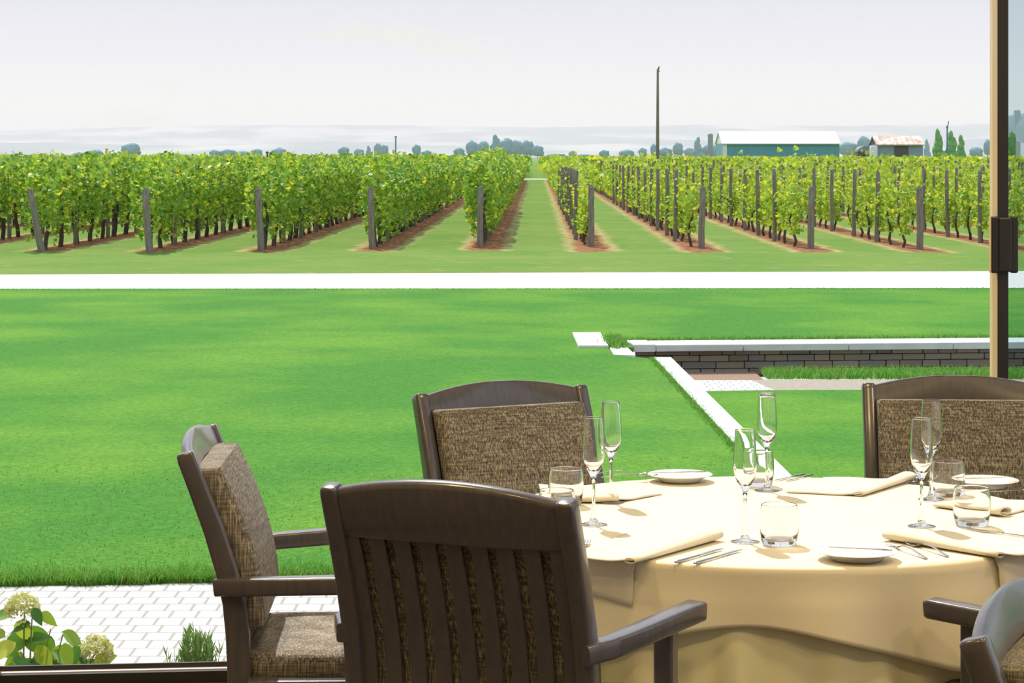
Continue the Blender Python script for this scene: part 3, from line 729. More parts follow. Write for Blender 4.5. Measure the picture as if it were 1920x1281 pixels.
def wall_foot(r, n): return np.stack([r.uniform(2.6, 6.4, n), r.uniform(22.75, 23.4, n), np.full(n, SZ)], 1)
blades(9000, wall_foot, .085, .012, 'verge_grass', 'band of longer grass at the foot of the stone wall', 5)
def curb_edge(r, n):
    d = r.uniform(14, 22, n); x = 1.395 + (22.1 - d) * .0205 - .01 + r.normal(0, .022, n); return np.stack([x, d, np.full(n, GZ + .01)], 1)
blades(5000, curb_edge, .035, .007, 'curb_grass', 'grass creeping over the left side of the white curb', 6)

# ------------------------------------------------------------------ drive and vineyard ground
ROWD = 0.0107
rows = {-4: (78, 473), -3: (280, 475), -2: (490, 471), -1: (698, 467), 0: (900, 464), 1: (1108, 463), 2: (1315, 466), 3: (1520, 466), 4: (1725, 468)}
SP = 2.33; X0 = -.70; D0 = 48.8
def rowx(k, d): return X0 + SP * k + (d - D0) * ROWD
def row_start(k):
    if k in rows: return F * (CZ - GZ) / (rows[k][1] - HY)
    return 46.5 if k < 0 else 47.8
def vine_ground():
    m = mat('vineyard_grass', (0.13, 0.23, 0.030), 0.95, spec=0.1); t = m.node_tree; b = t.nodes['Principled BSDF']; Nn = t.nodes.new; LK = t.links.new
    c = Nn('ShaderNodeTexCoord'); sp = Nn('ShaderNodeSeparateXYZ'); LK(c.outputs['Object'], sp.inputs[0])
    def mth(op, a, b_=None):
        n = Nn('ShaderNodeMath'); n.operation = op
        for i, v in enumerate((a, b_)):
            if v is None: continue
            if isinstance(v, (int, float)): n.inputs[i].default_value = v
            else: LK(v, n.inputs[i])
        return n.outputs[0]
    def nse(scale, st=(1, 1, 1), det=4):
        mpn = Nn('ShaderNodeMapping'); mpn.inputs['Scale'].default_value = st; LK(c.outputs['Object'], mpn.inputs[0])
        n = Nn('ShaderNodeTexNoise'); n.inputs['Scale'].default_value = scale; n.inputs['Detail'].default_value = det; LK(mpn.outputs[0], n.inputs['Vector']); return n.outputs['Fac']
    y = sp.outputs['Y']; u = mth('SUBTRACT', sp.outputs['X'], mth('MULTIPLY', mth('SUBTRACT', y, D0), ROWD)); u = mth('SUBTRACT', u, X0 + .12)
    fr = mth('FRACT', mth('ADD', mth('DIVIDE', u, SP), .5)); dist = mth('MULTIPLY', mth('ABSOLUTE', mth('SUBTRACT', fr, .5)), SP)
    dist = mth('ADD', dist, mth('MULTIPLY', mth('SUBTRACT', nse(1.3, (1, .7, 1)), .5), .45))
    g0 = mth('GREATER_THAN', mth('ADD', y, mth('MULTIPLY', mth('SUBTRACT', nse(.5), .5), 4.0)), 47.0); g1 = mth('LESS_THAN', y, 188)
    gate = mth('MULTIPLY', g0, g1)
    def band(w0, w1):
        r = Nn('ShaderNodeMapRange'); r.inputs[1].default_value = w0; r.inputs[2].default_value = w1; r.inputs[3].default_value = 1; r.inputs[4].default_value = 0; LK(dist, r.inputs[0]); return mth('MULTIPLY', r.outputs[0], gate)
    def ramp(f, c0, c1, lo=.35, hi=.65):
        r = Nn('ShaderNodeValToRGB'); r.color_ramp.elements[0].position = lo; r.color_ramp.elements[1].position = hi; r.color_ramp.elements[0].color = (*c0, 1); r.color_ramp.elements[1].color = (*c1, 1); LK(f, r.inputs[0]); return r.outputs[0]
    def mix(f, a, b_):
        n = Nn('ShaderNodeMix'); n.data_type = 'RGBA'; LK(f, n.inputs['Factor']); LK(a, n.inputs['A']); LK(b_, n.inputs['B']); return n.outputs['Result']
    grass = mix(mth('MULTIPLY', nse(9, (1, .5, 1), 6), .9), ramp(nse(.35, (1, 1, 1)), (.085, .215, .022), (.175, .26, .045)), rgb(t, (.16, .24, .05)))
    grass = mix(ramp(nse(3.0, (.6, 1.4, 1), 6), (0, 0, 0), (1, 1, 1), .60, .78), grass, rgb(t, (.42, .34, .14)))
    straw = ramp(nse(4, (1, .5, 1)), (.42, .33, .15), (.26, .26, .07))
    mulch = ramp(nse(7, (1, .6, 1), 5), (.20, .075, .030), (.34, .16, .07))
    col = mix(band(.46, .66), grass, straw); col = mix(band(.28, .44), col, mulch)
    LK(col, b.inputs['Base Color'])
    bp = Nn('ShaderNodeBump'); bp.inputs['Strength'].default_value = .9; bp.inputs['Distance'].default_value = .05; LK(nse(18, (1, 1, 1), 3), bp.inputs['Height']); LK(bp.outputs[0], b.inputs['Normal'])
    return m
M_VINEGROUND = vine_ground()
mb = MB(); ys = [33.2, 60, 100, 200, 400, 800, 1500, 3000, 7000]
for a, b in zip(ys, ys[1:]): mb.add([(-60 - a * .45, a, GZ), (60 + a * .45, a, GZ), (60 + b * .45, b, GZ), (-60 - b * .45, b, GZ)], [(0, 1, 2, 3)])
tag(mb.build('vineyard_ground', M_VINEGROUND, fix=False), 'grassy vineyard ground with red soil under the vine rows', 'ground', kind='structure')
flat('drive', [(-28, 33.07), (30, 34.16), (30, 40.4), (-28, 36.5)], GZ + .012, M_GRAVEL, 'white gravel drive across the far side of the lawn', 'drive')
flat('cross_path', [(-12, 190), (16, 190), (16, 197), (-12, 197)], GZ + .03, M_GRAVEL, 'pale cross track at the far end of the grass alley', 'path')
def drive_edge(r, n):
    x = r.uniform(-9, 9.5, n); y = 33.6 + .019 * x + np.abs(r.normal(0, .10, n)) * -1 + .05 * np.sin(x * 3); return np.stack([x, y, np.full(n, GZ)], 1)
blades(4000, drive_edge, .035, .016, 'drive_grass', 'grass fringe where the lawn meets the gravel drive', 8)

# ------------------------------------------------------------------ vines
M_LEAF_D = mat('dense_vine_leaves', (.1, .2, .03), 0.55, island=[(0.13, 0.27, 0.025), (0.21, 0.40, 0.04), (0.32, 0.50, 0.05), (0.74, 0.74, 0.05)], translucent=0.40)
M_LEAF_A = mat('light_vine_leaves', (.1, .2, .03), 0.55, island=[(0.22, 0.38, 0.035), (0.30, 0.46, 0.045), (0.44, 0.55, 0.045), (0.66, 0.64, 0.045)], translucent=0.5)
M_BARK = mat('vine_bark', (0.05, 0.038, 0.03), 0.95, var=(0.10, 0.075, 0.055), vscale=20, bump=.5, bscale=50)
M_POST = mat('weathered_post', (0.16, 0.135, 0.10), 0.9, var=(0.26, 0.23, 0.18), vscale=6, stretch=(6, 6, .6), bump=.4, bscale=30)
def leaf_arrays(c, size, r):
    """kite leaves with a bent midrib: 4 points each"""
    n = len(c); a = r.normal(0, 1, (n, 3)); a[:, 2] = a[:, 2] * .6 - .35; a /= np.linalg.norm(a, axis=1)[:, None]
    b = r.normal(0, 1, (n, 3)); b -= (b * a).sum(1)[:, None] * a; b /= np.linalg.norm(b, axis=1)[:, None]
    s = (size * r.uniform(.6, 1.25, n))[:, None]
    nn = np.cross(a, b)
    V = np.stack([c - a * s * .45, c + b * s * .5 + nn * s * .12, c + a * s * .55, c - b * s * .5 + nn * s * .12], 1); return V
def quads_mesh(name, V):
    n = len(V); me = bpy.data.meshes.new(name); me.vertices.add(n * 4); me.vertices.foreach_set('co', V.reshape(-1).astype(np.float32))
    me.loops.add(n * 4); me.loops.foreach_set('vertex_index', np.arange(n * 4, dtype=np.int32)); me.polygons.add(n)
    me.polygons.foreach_set('loop_start', np.arange(0, n * 4, 4, dtype=np.int32)); me.polygons.foreach_set('loop_total', np.full(n, 4, dtype=np.int32)); me.update(calc_edges=True); return me
def dense_pts(r, n):
    """hedge-like canopy with hanging curtains, 1.6 m along y"""
    m = 8; cy = np.linspace(-.74, .74, m) + r.normal(0, .07, m); bot = r.uniform(.05, .85, m); tp = r.uniform(1.56, 1.88, m); sd = r.choice([-1, 1], m); i = r.integers(0, m, n)
    q = r.beta(1.0, 1.25, n); z = tp[i] - (tp[i] - bot[i]) * q; y = cy[i] + r.normal(0, 1, n) * (.14 - .07 * q)
    half = .20 + .12 * np.sin(np.clip((z - .3) / 1.7, 0, 1) * PI); x = np.where(r.random(n) < .6, sd[i] * r.uniform(.5, 1.15, n), r.uniform(-1, 1, n)) * half
    k = int(n * .09); g = r.uniform(-.8, .8, 7); w = r.integers(0, 7, k); y[:k] = g[w] + r.normal(0, .03, k); z[:k] = 1.64 + r.uniform(0, 1, k) * np.array([.15, .2, .25, .3, .4, .45, .2])[w]; x[:k] = r.normal(0, .07, k)
    return np.stack([x, y, z], 1)
def airy_pts(r, n):
    """young vine: upright shoots on a thin fan"""
    m = 9; by = r.uniform(-.75, .75, m); top = r.choice([1.1, 1.3, 1.5, 1.7, 2.0], m, p=[.25, .25, .25, .15, .10]); i = r.integers(0, m, n); q = r.beta(1.1, 1.05, n)
    z = .28 + (top[i] - .28) * q; y = by[i] * (.55 + .45 * q) + r.normal(0, .09, n); x = r.normal(0, .075, n) + (q - .4) * .08 * np.sin(i * 2.4)
    return np.stack([x, y, z], 1)
DENSE, AIRY, TRD, TRA = [], [], [], []
for i in range(6):
    r = np.random.default_rng(100 + i)
    me = quads_mesh('foliage', leaf_arrays(dense_pts(r, 760), .125, r)); me.materials.append(M_LEAF_D); DENSE.append(me)
    me = quads_mesh('foliage', leaf_arrays(airy_pts(r, 330), .105, r)); me.materials.append(M_LEAF_A); AIRY.append(me)
    rr = random.Random(i)
    for lst, h, th in ((TRD, 1.15, .045), (TRA, .75, .028)):
        mb = MB()
        for q in range(rr.choice((1, 1, 2))):
            x, y = rr.uniform(-.03, .03), rr.uniform(-.14, .14); pts = []
            for s in range(6): pts.append((x, y, h * s / 5 - .02)); x += rr.uniform(-.05, .05); y += rr.uniform(-.09, .09)
            mb.tube(pts, [th * (1.25 - .11 * s) for s in range(6)], 7)
        me = mb.mesh('trunk'); me.materials.append(M_BARK); lst.append(me)
ORD = ['first', 'second', 'third', 'fourth', 'fifth', 'sixth', 'seventh', 'eighth', 'ninth', 'tenth', 'eleventh', 'twelfth', 'thirteenth', 'fourteenth', 'fifteenth', 'sixteenth', 'seventeenth', 'eighteenth', 'nineteenth', 'twentieth', 'twenty-first', 'twenty-second', 'twenty-third', 'twenty-fourth', 'twenty-fifth', 'twenty-sixth', 'twenty-seventh', 'twenty-eighth', 'twenty-ninth', 'thirtieth']
ROWNAME = {-4: 'the row behind the leaning end post', -3: 'the second row from the left', -2: 'the third row from the left', -1: 'the fourth row from the left', 0: 'the row left of the grass alley',
           1: 'the row right of the grass alley', 2: 'the fourth row from the right', 3: 'the third row from the right', 4: 'the row behind the rightmost end post'}
VS = 1.6; cand, side_vines = [], []
rv = random.Random(3)
for k in range(-30, 32):
    d = row_start(k) + 1.2; i = 0
    while d < 187:
        x = rowx(k, d)
        if not (k > 0 and rv.random() < .10):
            if abs(x) < d * .2286 + 1.0: cand.append((d, k, i, x))
            elif abs(x) < d * .2286 + 14: side_vines.append((d, k, i, x))
        d += VS; i += 1
cand.sort()
NIND = 285
for d, k, i, x in cand[:NIND]:
    j = rv.randrange(6); dense = k <= 0
    if k in ROWNAME: lab = f"{'bushy dark-trunked' if dense else 'light young'} grapevine, {ORD[i]} from the end post in {ROWNAME[k]}"; grp = 'grapevines in ' + ROWNAME[k]
    elif k < 0: lab = 'bushy grapevine in the rows left of the leaning end post'; grp = 'grapevines left of the leaning end post'
    else: lab = 'light young grapevine in the rows right of the rightmost end post'; grp = 'grapevines right of the rightmost end post'
    t = tag(empty('grapevine', (x, d, GZ), rv.choice((0, PI)) + rv.uniform(-.06, .06)), lab, 'grapevine', grp)
    s = rv.uniform(.93, 1.04); t.scale = (s, 1, s if dense else s * rv.uniform(.85, 1.1))
    if k == 0: t.scale = (1.05, 1, s * 1.08)
    link('foliage', (DENSE if dense else AIRY)[j], None, t); link('trunk', (TRD if dense else TRA)[j], None, t)
# the rest of the vineyard, past what can be told apart
rg = np.random.default_rng(21); VD, VA = [], []
for d, k, i, x in cand[NIND:] + side_vines:
    dense = k <= 0; far = d > 115
    n = (70 if dense else 44) if far or abs(x) > d * .2286 + 5 else (150 if dense else 95)
    p = (dense_pts if dense else airy_pts)(rg, n) + np.array([x, d, GZ]); (VD if dense else VA).append(leaf_arrays(p, .34 if far else .22, rg))
d = 199.0
while d < 340:
    step = 2.4 if d < 260 else 4.5
    for k in range(-60, 62):
        x = rowx(k, d) + rg.normal(0, .1)
        if abs(x) > d * .2286 + 2 or (abs(x - 1.7) < 1.2 and d < 205): continue
        n = 9; hh = 1.85 if k <= 0 else 1.75
        p = np.stack([rg.normal(0, .22, n), rg.uniform(-step / 2, step / 2, n), hh - rg.beta(1, 1.6, n) * 1.3], 1) + np.array([x, d, GZ]); (VD if k <= 0 else VA).append(leaf_arrays(p, .75, rg))
    d += step
tag(link('distant_dense_vines', quads_mesh('dense', np.concatenate(VD)), M_LEAF_D), 'bushy vine rows further back on the left, too far to tell apart', 'vineyard', kind='stuff')
tag(link('distant_young_vines', quads_mesh('young', np.concatenate(VA)), M_LEAF_A), 'light vine rows further back on the right, too far to tell apart', 'vineyard', kind='stuff')
# posts
def post_mesh(h, r, seed):
    rr = random.Random(seed); mb = MB(); pts = [(rr.uniform(-.01, .01), rr.uniform(-.01, .01), z) for z in (-.08, h * .3, h * .6, h - .01, h)]
    mb.tube(pts, [r * 1.05, r, r * .98, r * .95, r * .82], 10); me = mb.mesh('trellis_post'); me.materials.append(M_POST)
    me.polygons.foreach_set('use_smooth', np.ones(len(me.polygons), dtype=bool)); 
    try: me.set_sharp_from_angle(angle=math.radians(50))
    except Exception: pass
    return me
PE = [post_mesh(1.32, .072, i) for i in range(3)]; PI_ = [post_mesh(1.66, .050, 10 + i) for i in range(4)]
ENDLAB = {-4: 'grey wooden end post leaning left, leftmost of the end posts', -3: 'grey wooden end post, second from the left', -2: 'grey wooden end post, third from the left', -1: 'grey wooden end post, fourth from the left',
          0: 'grey wooden end post left of the grass alley', 1: 'grey wooden end post right of the grass alley', 2: 'grey wooden end post, fourth from the right', 3: 'grey wooden end post, third from the right', 4: 'grey wooden end post, rightmost at the drive'}
for k in rows:
    d = row_start(k); p = T(rows[k][0], rows[k][1], GZ)
    o = link('end_post', PE[k % 3], None); o.location = (p.x, p.y, GZ); tag(o, ENDLAB[k], 'post', 'end posts of the vine rows')
    o.rotation_euler = (0, {-4: -.185, -3: -.07, -2: -.06, -1: -.03}.get(k, rv.uniform(-.02, .03)), 0)
pc = []
for k in range(-30, 32):
    d = row_start(k) + 3.75; i = 0
    while d < 187:
        x = rowx(k, d)
        if abs(x) < d * .2286 + .5: pc.append((d, k, i, x))
        d += 3.85; i += 1
pc.sort()
for d, k, i, x in pc[:180]:
    o = link('trellis_post', PI_[rv.randrange(4)], None); o.location = (x + rv.uniform(-.03, .03) - (.13 if k > 0 else -.05), d + .4, GZ); o.rotation_euler = (0, rv.uniform(-.03, .03), rv.uniform(0, 6))
    if k in ROWNAME: lab = f"grey trellis post, {ORD[i]} inner one in {ROWNAME[k]}"; grp = 'trellis posts in ' + ROWNAME[k]
    elif k < 0: lab = 'grey trellis post among rows left of the leaning end post'; grp = 'trellis posts left of the leaning end post'
    else: lab = 'grey trellis post among rows right of the rightmost end post'; grp = 'trellis posts right of the rightmost end post'
    tag(o, lab, 'post', grp)
mb = MB()
for d, k, i, x in pc[180:]:
    h = rv.uniform(1.66, 1.85); mb.tube([(x, d, GZ), (x, d, GZ + h)], .055, 5)
d = 201
while d < 300:
    for k in range(2, 34):
        x = rowx(k, d)
        if x < d * .225: mb.tube([(x, d, GZ), (x, d, GZ + rv.uniform(1.7, 1.9))], .07, 4)
    d += 9
tag(mb.build('distant_trellis_posts', M_POST), 'trellis posts further back in the vineyard, too far to tell apart', 'post', kind='stuff')
# a trellis wire per near row
M_WIRE = mat('galvanised_wire', (.45, .45, .44), .4, metallic=.8)
for k in rows:
    a = T(rows[k][0], rows[k][1], GZ); d1 = row_start(k) + 4.15; xs = rowx(k, d1); d2 = 85; mb = MB()
    tip = -1.30 * {-4: .185, -3: .07, -2: .06}.get(k, 0)
    mb.tube([(a.x + tip * .9, a.y + .03, GZ + 1.2), (xs, d1, GZ + 1.5), (rowx(k, d2), d2, GZ + 1.5)], .004, 4)
    tag(mb.build('trellis_wire', M_WIRE), f"thin wire strung from the end post along {ROWNAME[k]}", 'wire', 'trellis wires')

# ------------------------------------------------------------------ plants under the window
M_HYLEAF = mat('hydrangea_leaf', (.14, .26, .03), .5, island=[(.045, .14, .03), (.09, .25, .04), (.20, .38, .04), (.46, .55, .04)], translucent=.4)
M_STEM = mat('green_stem', (.13, .20, .05), .6)
M_FLORET = mat('cream_floret', (.55, .55, .22), .7, island=[(.60, .62, .28), (.74, .76, .46), (.62, .60, .08)], translucent=.3)
def ovate(mb, c, L_, W_, dirv, up, curl):
    dirv = dirv.normalized(); side = dirv.cross(up).normalized(); nrm = side.cross(dirv); n = 8; vs = []
    for i in range(n + 1):
        q = i / n; w = W_ * (math.sin(PI * min(1, q ** .75)) ** .85 if 0 < q < 1 else .02) * (1 - .25 * q); p = c + dirv * L_ * q - nrm * curl * L_ * q * q
        for s in (-1, -.5, 0, .5, 1): vs.append(p + side * w * s + nrm * (abs(s) * .22 * w))
    fs = [(i * 5 + k, i * 5 + k + 1, (i + 1) * 5 + k + 1, (i + 1) * 5 + k) for i in range(n) for k in range(4)]; mb.add(vs, fs)
HD = 8.25
hy = tag(empty('hydrangea', P(60, 1310, HD)), 'hydrangea bush with cream flower heads under the left end of the window', 'shrub'); HO = hy.location.copy(); HO.z = GZ - .02; hy.location = HO
rh = random.Random(9); mbL, mbS = MB(), MB()
stems = [((46, 1142), (45, 1300)), ((180, 1222), (120, 1310)), ((95, 1180), (60, 1305)), ((150, 1195), (125, 1305)), ((60, 1160), (50, 1300)), ((118, 1190), (85, 1305))]
for (a, b) in stems:
    p0, p1 = P(*b, HD) - HO, P(*a, HD + rh.uniform(-.08, .08)) - HO; p0.z = 0.0
    mbS.tube([p0, p0.lerp(p1, .5) + Vector((rh.uniform(-.01, .01), 0, 0)), p1], [.004, .0035, .0025], 6)
mbS.build('stem', M_STEM, hy, True)
LV = [(26, 1150, 36, -170), (44, 1160, 48, -95), (62, 1140, 26, -60), (78, 1148, 26, -40), (46, 1182, 58, -30), (84, 1188, 44, -80), (30, 1205, 50, -150), (10, 1195, 36, 170), (40, 1222, 50, -110), (62, 1232, 54, -20),
      (92, 1236, 40, 5), (116, 1184, 44, -35), (96, 1218, 44, -25), (132, 1232, 40, -30), (150, 1212, 34, -120), (164, 1236, 34, -50), (20, 1240, 46, -20), (52, 1200, 30, 20), (140, 1240, 40, 160), (70, 1210, 40, -60), (36, 1230, 44, 150), (58, 1170, 34, 200), (12, 1220, 44, 40), (88, 1222, 36, -140), (120, 1206, 34, -70), (176, 1244, 34, 20), (74, 1252, 50, 10), (110, 1250, 44, 170), (24, 1262, 48, 20)]
for px, py, sz, an in LV:
    d = HD + rh.uniform(-.14, .14); c = P(px, py, d) - HO; a = math.radians(an)
    dv = Vector((math.cos(a), rh.uniform(-.5, .5), math.sin(a))); up = Vector((rh.uniform(-.5, .3), -rh.uniform(.2, 1), rh.uniform(.3, 1)))
    ovate(mbL, c, sz / F * d * 1.45, sz / F * d * .44, dv, up, rh.uniform(.1, .4))
mbL.build('foliage', M_HYLEAF, hy, True, fix=False)
for px, py, rad in ((42, 1142, 30), (180, 1222, 30)):
    c = P(px, py, HD) - HO; R_ = rad / F * HD; rr2 = np.random.default_rng(int(px)); n = 700
    v = rr2.normal(0, 1, (n, 3)); v[:, 2] = np.abs(v[:, 2]) * 1.0 - .35; v /= np.linalg.norm(v, axis=1)[:, None]; v *= (R_ * rr2.uniform(.72, 1.12, n))[:, None]; v[:, 2] *= .95
    V = leaf_arrays(v + np.array(c), .013, rr2); link('flower_head', quads_mesh('flower_head', V), M_FLORET, hy)
M_LAV = mat('lavender_leaf', (.13, .27, .06), .6, island=[(.09, .22, .05), (.15, .30, .06), (.22, .34, .10)], translucent=.3)
lv = tag(empty('lavender', (P(372, 1300, 8.3).x, 8.3, GZ - .02)), 'spiky green lavender plant under the window beside the left chair', 'plant')
mbS, mbL = MB(), MB(); LO = lv.location.copy(); rl = random.Random(4)
for i in range(62):
    px = rl.gauss(368, 31); topy = 1172 + abs(px - 365) * .75 + rl.uniform(0, 42); d = 8.3 + rl.uniform(-.12, .12)
    p1 = P(px, topy, d) - LO; p0 = Vector((p1.x * .35, p1.y * .5, 0)); mbS.tube([p0, p0.lerp(p1, .55) + Vector((p1.x * .12, 0, 0)), p1], [.0025, .002, .0012], 5)
    for k in range(16):
        q = rl.uniform(.35, 1.0); c = p0.lerp(p1, q); a = rl.uniform(0, 2 * PI); dv = Vector((math.cos(a) * .5, math.sin(a) * .5, 1)); ovate(mbL, c, rl.uniform(.03, .05), .0028, dv, Vector((math.cos(a + 1), math.sin(a + 1), .1)), .05)
mbS.build('stem', M_STEM, lv); mbL.build('foliage', M_LAV, lv, fix=False)

# ================================================================== far things
def icrown(mb, c, r, seed, sz=1.0, sub=2):
    bm = bmesh.new(); bmesh.ops.create_icosphere(bm, subdivisions=sub, radius=1.0); off = Vector((seed * 3.1, seed * 1.7, seed * .9))
    vs = []
    for v in bm.verts:
        k = 1 + .30 * noise.noise(v.co * 2.2 + off) + .16 * noise.noise(v.co * 5.5 + off); vs.append(Vector(c) + Vector((v.co.x * r[0] * k, v.co.y * r[1] * k, v.co.z * r[2] * k)))
    mb.add(vs, [tuple(q.index for q in f.verts) for f in bm.faces]); bm.free()
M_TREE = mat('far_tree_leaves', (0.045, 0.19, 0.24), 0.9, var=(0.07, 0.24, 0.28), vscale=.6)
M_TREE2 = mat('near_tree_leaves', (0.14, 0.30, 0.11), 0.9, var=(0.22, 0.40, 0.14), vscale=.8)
M_TRUNK = mat('tree_trunk', (0.07, 0.055, 0.045), .95)
TD = 1400.0
def tree(px, topy, w, lab, conifer=False, d=TD, m=None, grp='trees beyond the vineyard'):
    d += (int(px) * 37) % 160; x = (px - 960) / F * d; top = CZ - (topy - HY) / F * d; H = top - GZ; ww = w / F * d / 2
    t = tag(empty('conifer' if conifer else 'tree', (x, d, GZ)), lab, 'tree', grp); mb = MB(); s = int(px) % 97
    if conifer:
        for i in range(6):
            q = i / 5; icrown(mb, (ww * .12 * math.sin(i * 2.1 + s), 0, H * (.18 + .68 * q)), (ww * (1.0 - .62 * q ** 1.3), ww * (1.0 - .62 * q ** 1.3), H * .18), s + i, sub=2)
    else:
        icrown(mb, (0, 0, H * .60), (ww * .82, ww * .8, H * .40), s); 
        for i in range(7):
            a = i * 2.4; icrown(mb, (math.cos(a) * ww * .55, math.sin(a) * ww * .5, H * (.42 + .07 * i * .8)), (ww * .48, ww * .45, H * .24), s + i + 1)
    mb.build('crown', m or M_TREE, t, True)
    mb = MB(); mb.tube([(0, 0, 0), (0, 0, H * .5)], [H * .03, H * .02], 6); mb.build('trunk', M_TRUNK, t)
for px, ty, w, con, lab in (
    (148, 286, 26, 0, 'low round far tree, leftmost above the vines'), (178, 281, 36, 0, 'wide low far tree above the left vine rows'), (208, 287, 24, 0, 'small far bush just left of the tall round tree'),
    (246, 268, 38, 0, 'tall round far tree standing alone above the left vines'), (402, 281, 20, 0, 'small far tree at the left end of the low thicket'), (428, 280, 34, 0, 'low far thicket tree, second from its left end'), (456, 283, 30, 0, 'low far thicket tree over the third vine row'),
    (482, 279, 22, 0, 'far tree left of the two dark stubs'), (524, 278, 30, 0, 'far tree right of the two dark stubs'), (645, 275, 22, 0, 'far tree, left of the trio beside the thin pole'), (673, 279, 20, 0, 'small round far tree in the middle of the trio'),
    (691, 274, 13, 1, 'small pointed far conifer left of the thin pole'), (709, 269, 16, 0, 'narrow far tree of a close pair by the thin pole'), (721, 271, 15, 0, 'narrow far tree nearest the thin pole'), (781, 271, 17, 0, 'narrow far tree right of the thin pole'), (800, 282, 20, 0, 'low far bush right of the narrow tree'),
    (861, 277, 22, 0, 'far tree at the left end of the big clump'), (885, 264, 24, 0, 'far tree in the left half of the big clump'), (906, 265, 24, 0, 'far tree left of the tallest one in the big clump'), (930, 253, 26, 1, 'tallest pointed far tree of the big clump'), (950, 259, 28, 0, 'far tree right of the tallest one in the big clump'),
    (968, 262, 24, 0, 'far tree near the right end of the big clump'), (988, 263, 28, 0, 'rounded far tree on the right of the big clump'), (1008, 272, 24, 0, 'low far tree closing the big clump on its right'), (1044, 288, 36, 0, 'low far bushes right of the big clump'), (1074, 283, 16, 0, 'small far tree above the young vine posts'), (1095, 289, 30, 0, 'low far bush beside the small far tree'),
    (1133, 281, 20, 0, 'small far tree left of two by the tall pole'), (1175, 281, 30, 0, 'broad low far tree left of the tall pole'), (1205, 277, 16, 0, 'narrow far tree close left of the tall pole'), (1226, 269, 14, 0, 'narrow far tree just behind the tall pole'), (1247, 277, 28, 0, 'far tree close right of the tall pole'), (1271, 267, 20, 0, 'upright far tree between the tall pole and the silo'),
    (1292, 277, 20, 0, 'low far tree left of the pointed tree by the silo'), (1308, 258, 20, 1, 'pointed far tree left of the silo'), (1330, 271, 30, 0, 'broad far tree under the silo'), (1346, 274, 16, 0, 'far tree touching the left end of the long barn'),
    (1590, 266, 36, 0, 'pale far tree beside the right end of the long barn'), (1620, 255, 26, 0, 'round far tree between the barn and the shed'), (1738, 262, 14, 1, 'narrow far tree right of the rusty-roofed shed'), (1830, 276, 26, 0, 'low far bush right of the green trees'), (1852, 262, 16, 0, 'far tree beside the window mullion')):
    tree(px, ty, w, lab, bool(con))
for px, ty, w, lab in ((1759, 243, 20, 'green pointed tree left of the wind machine'), (1784, 247, 22, 'green pointed tree right of the wind machine'), (1802, 254, 16, 'small green pointed tree, rightmost of three by the shed')):
    tree(px, ty, w * 1.25, lab, True, 330.0, M_TREE2, 'green trees beside the shed')
tree(1897, 245, 16, 'small green tree seen through the tinted pane', False, 330.0, M_TREE2, 'green trees beside the shed')
# hills
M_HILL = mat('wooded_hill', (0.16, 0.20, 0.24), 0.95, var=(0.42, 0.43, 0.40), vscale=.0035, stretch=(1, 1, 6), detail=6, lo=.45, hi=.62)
def hill(name, d, x0, x1, hts, depth, lab, hm_=None):
    n = 160; mb = MB(); vs = []; fs = []; m = 9
    for i in range(n + 1):
        x = x0 + (x1 - x0) * i / n; px = 960 + x / d * F; h = np.interp(px, *zip(*hts)); h = CZ - (h - HY) / F * d; h += d * .00035 * noise.noise(Vector((i * .35, 0, d))) + d * .0002 * noise.noise(Vector((i * 1.3, 3, d)))
        for j in range(m): q = j / (m - 1); vs.append((x, d - depth * (1 - q) + 60 * noise.noise(Vector((i * .3, q * 3, 1))), GZ - 6 + (h - GZ + 6) * (q ** .8)))
    for i in range(n):
        for j in range(m - 1): fs.append((i * m + j, (i + 1) * m + j, (i + 1) * m + j + 1, i * m + j + 1))
    mb.add(vs, fs); o = mb.build(name, hm_ or M_HILL, None, True, fix=False); tag(o, lab, 'hill', kind='structure')
hill('hill', 6600, -2300, 2600, [(-600, 250), (0, 246), (180, 240), (500, 234), (800, 236), (1000, 239), (1300, 234), (1600, 236), (1860, 232), (1900, 214), (2100, 205), (2600, 210)], 700, 'long low wooded ridge on the horizon')
hill('hill', 5000, -1700, 1800, [(-600, 270), (0, 268), (220, 266), (400, 274), (700, 262), (1000, 272), (1300, 262), (1600, 270), (1900, 258), (2600, 262)], 500, 'lower pale slope in front of the ridge')
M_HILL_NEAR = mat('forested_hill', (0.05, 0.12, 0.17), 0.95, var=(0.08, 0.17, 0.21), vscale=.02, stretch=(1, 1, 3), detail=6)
hill('hill', 2600, 570, 1100, [(1870, 292), (1882, 250), (1890, 218), (1905, 214), (2000, 208), (2200, 214), (2600, 230)], 300, 'dark blue wooded hill seen through the pane right of the mullion', M_HILL_NEAR)
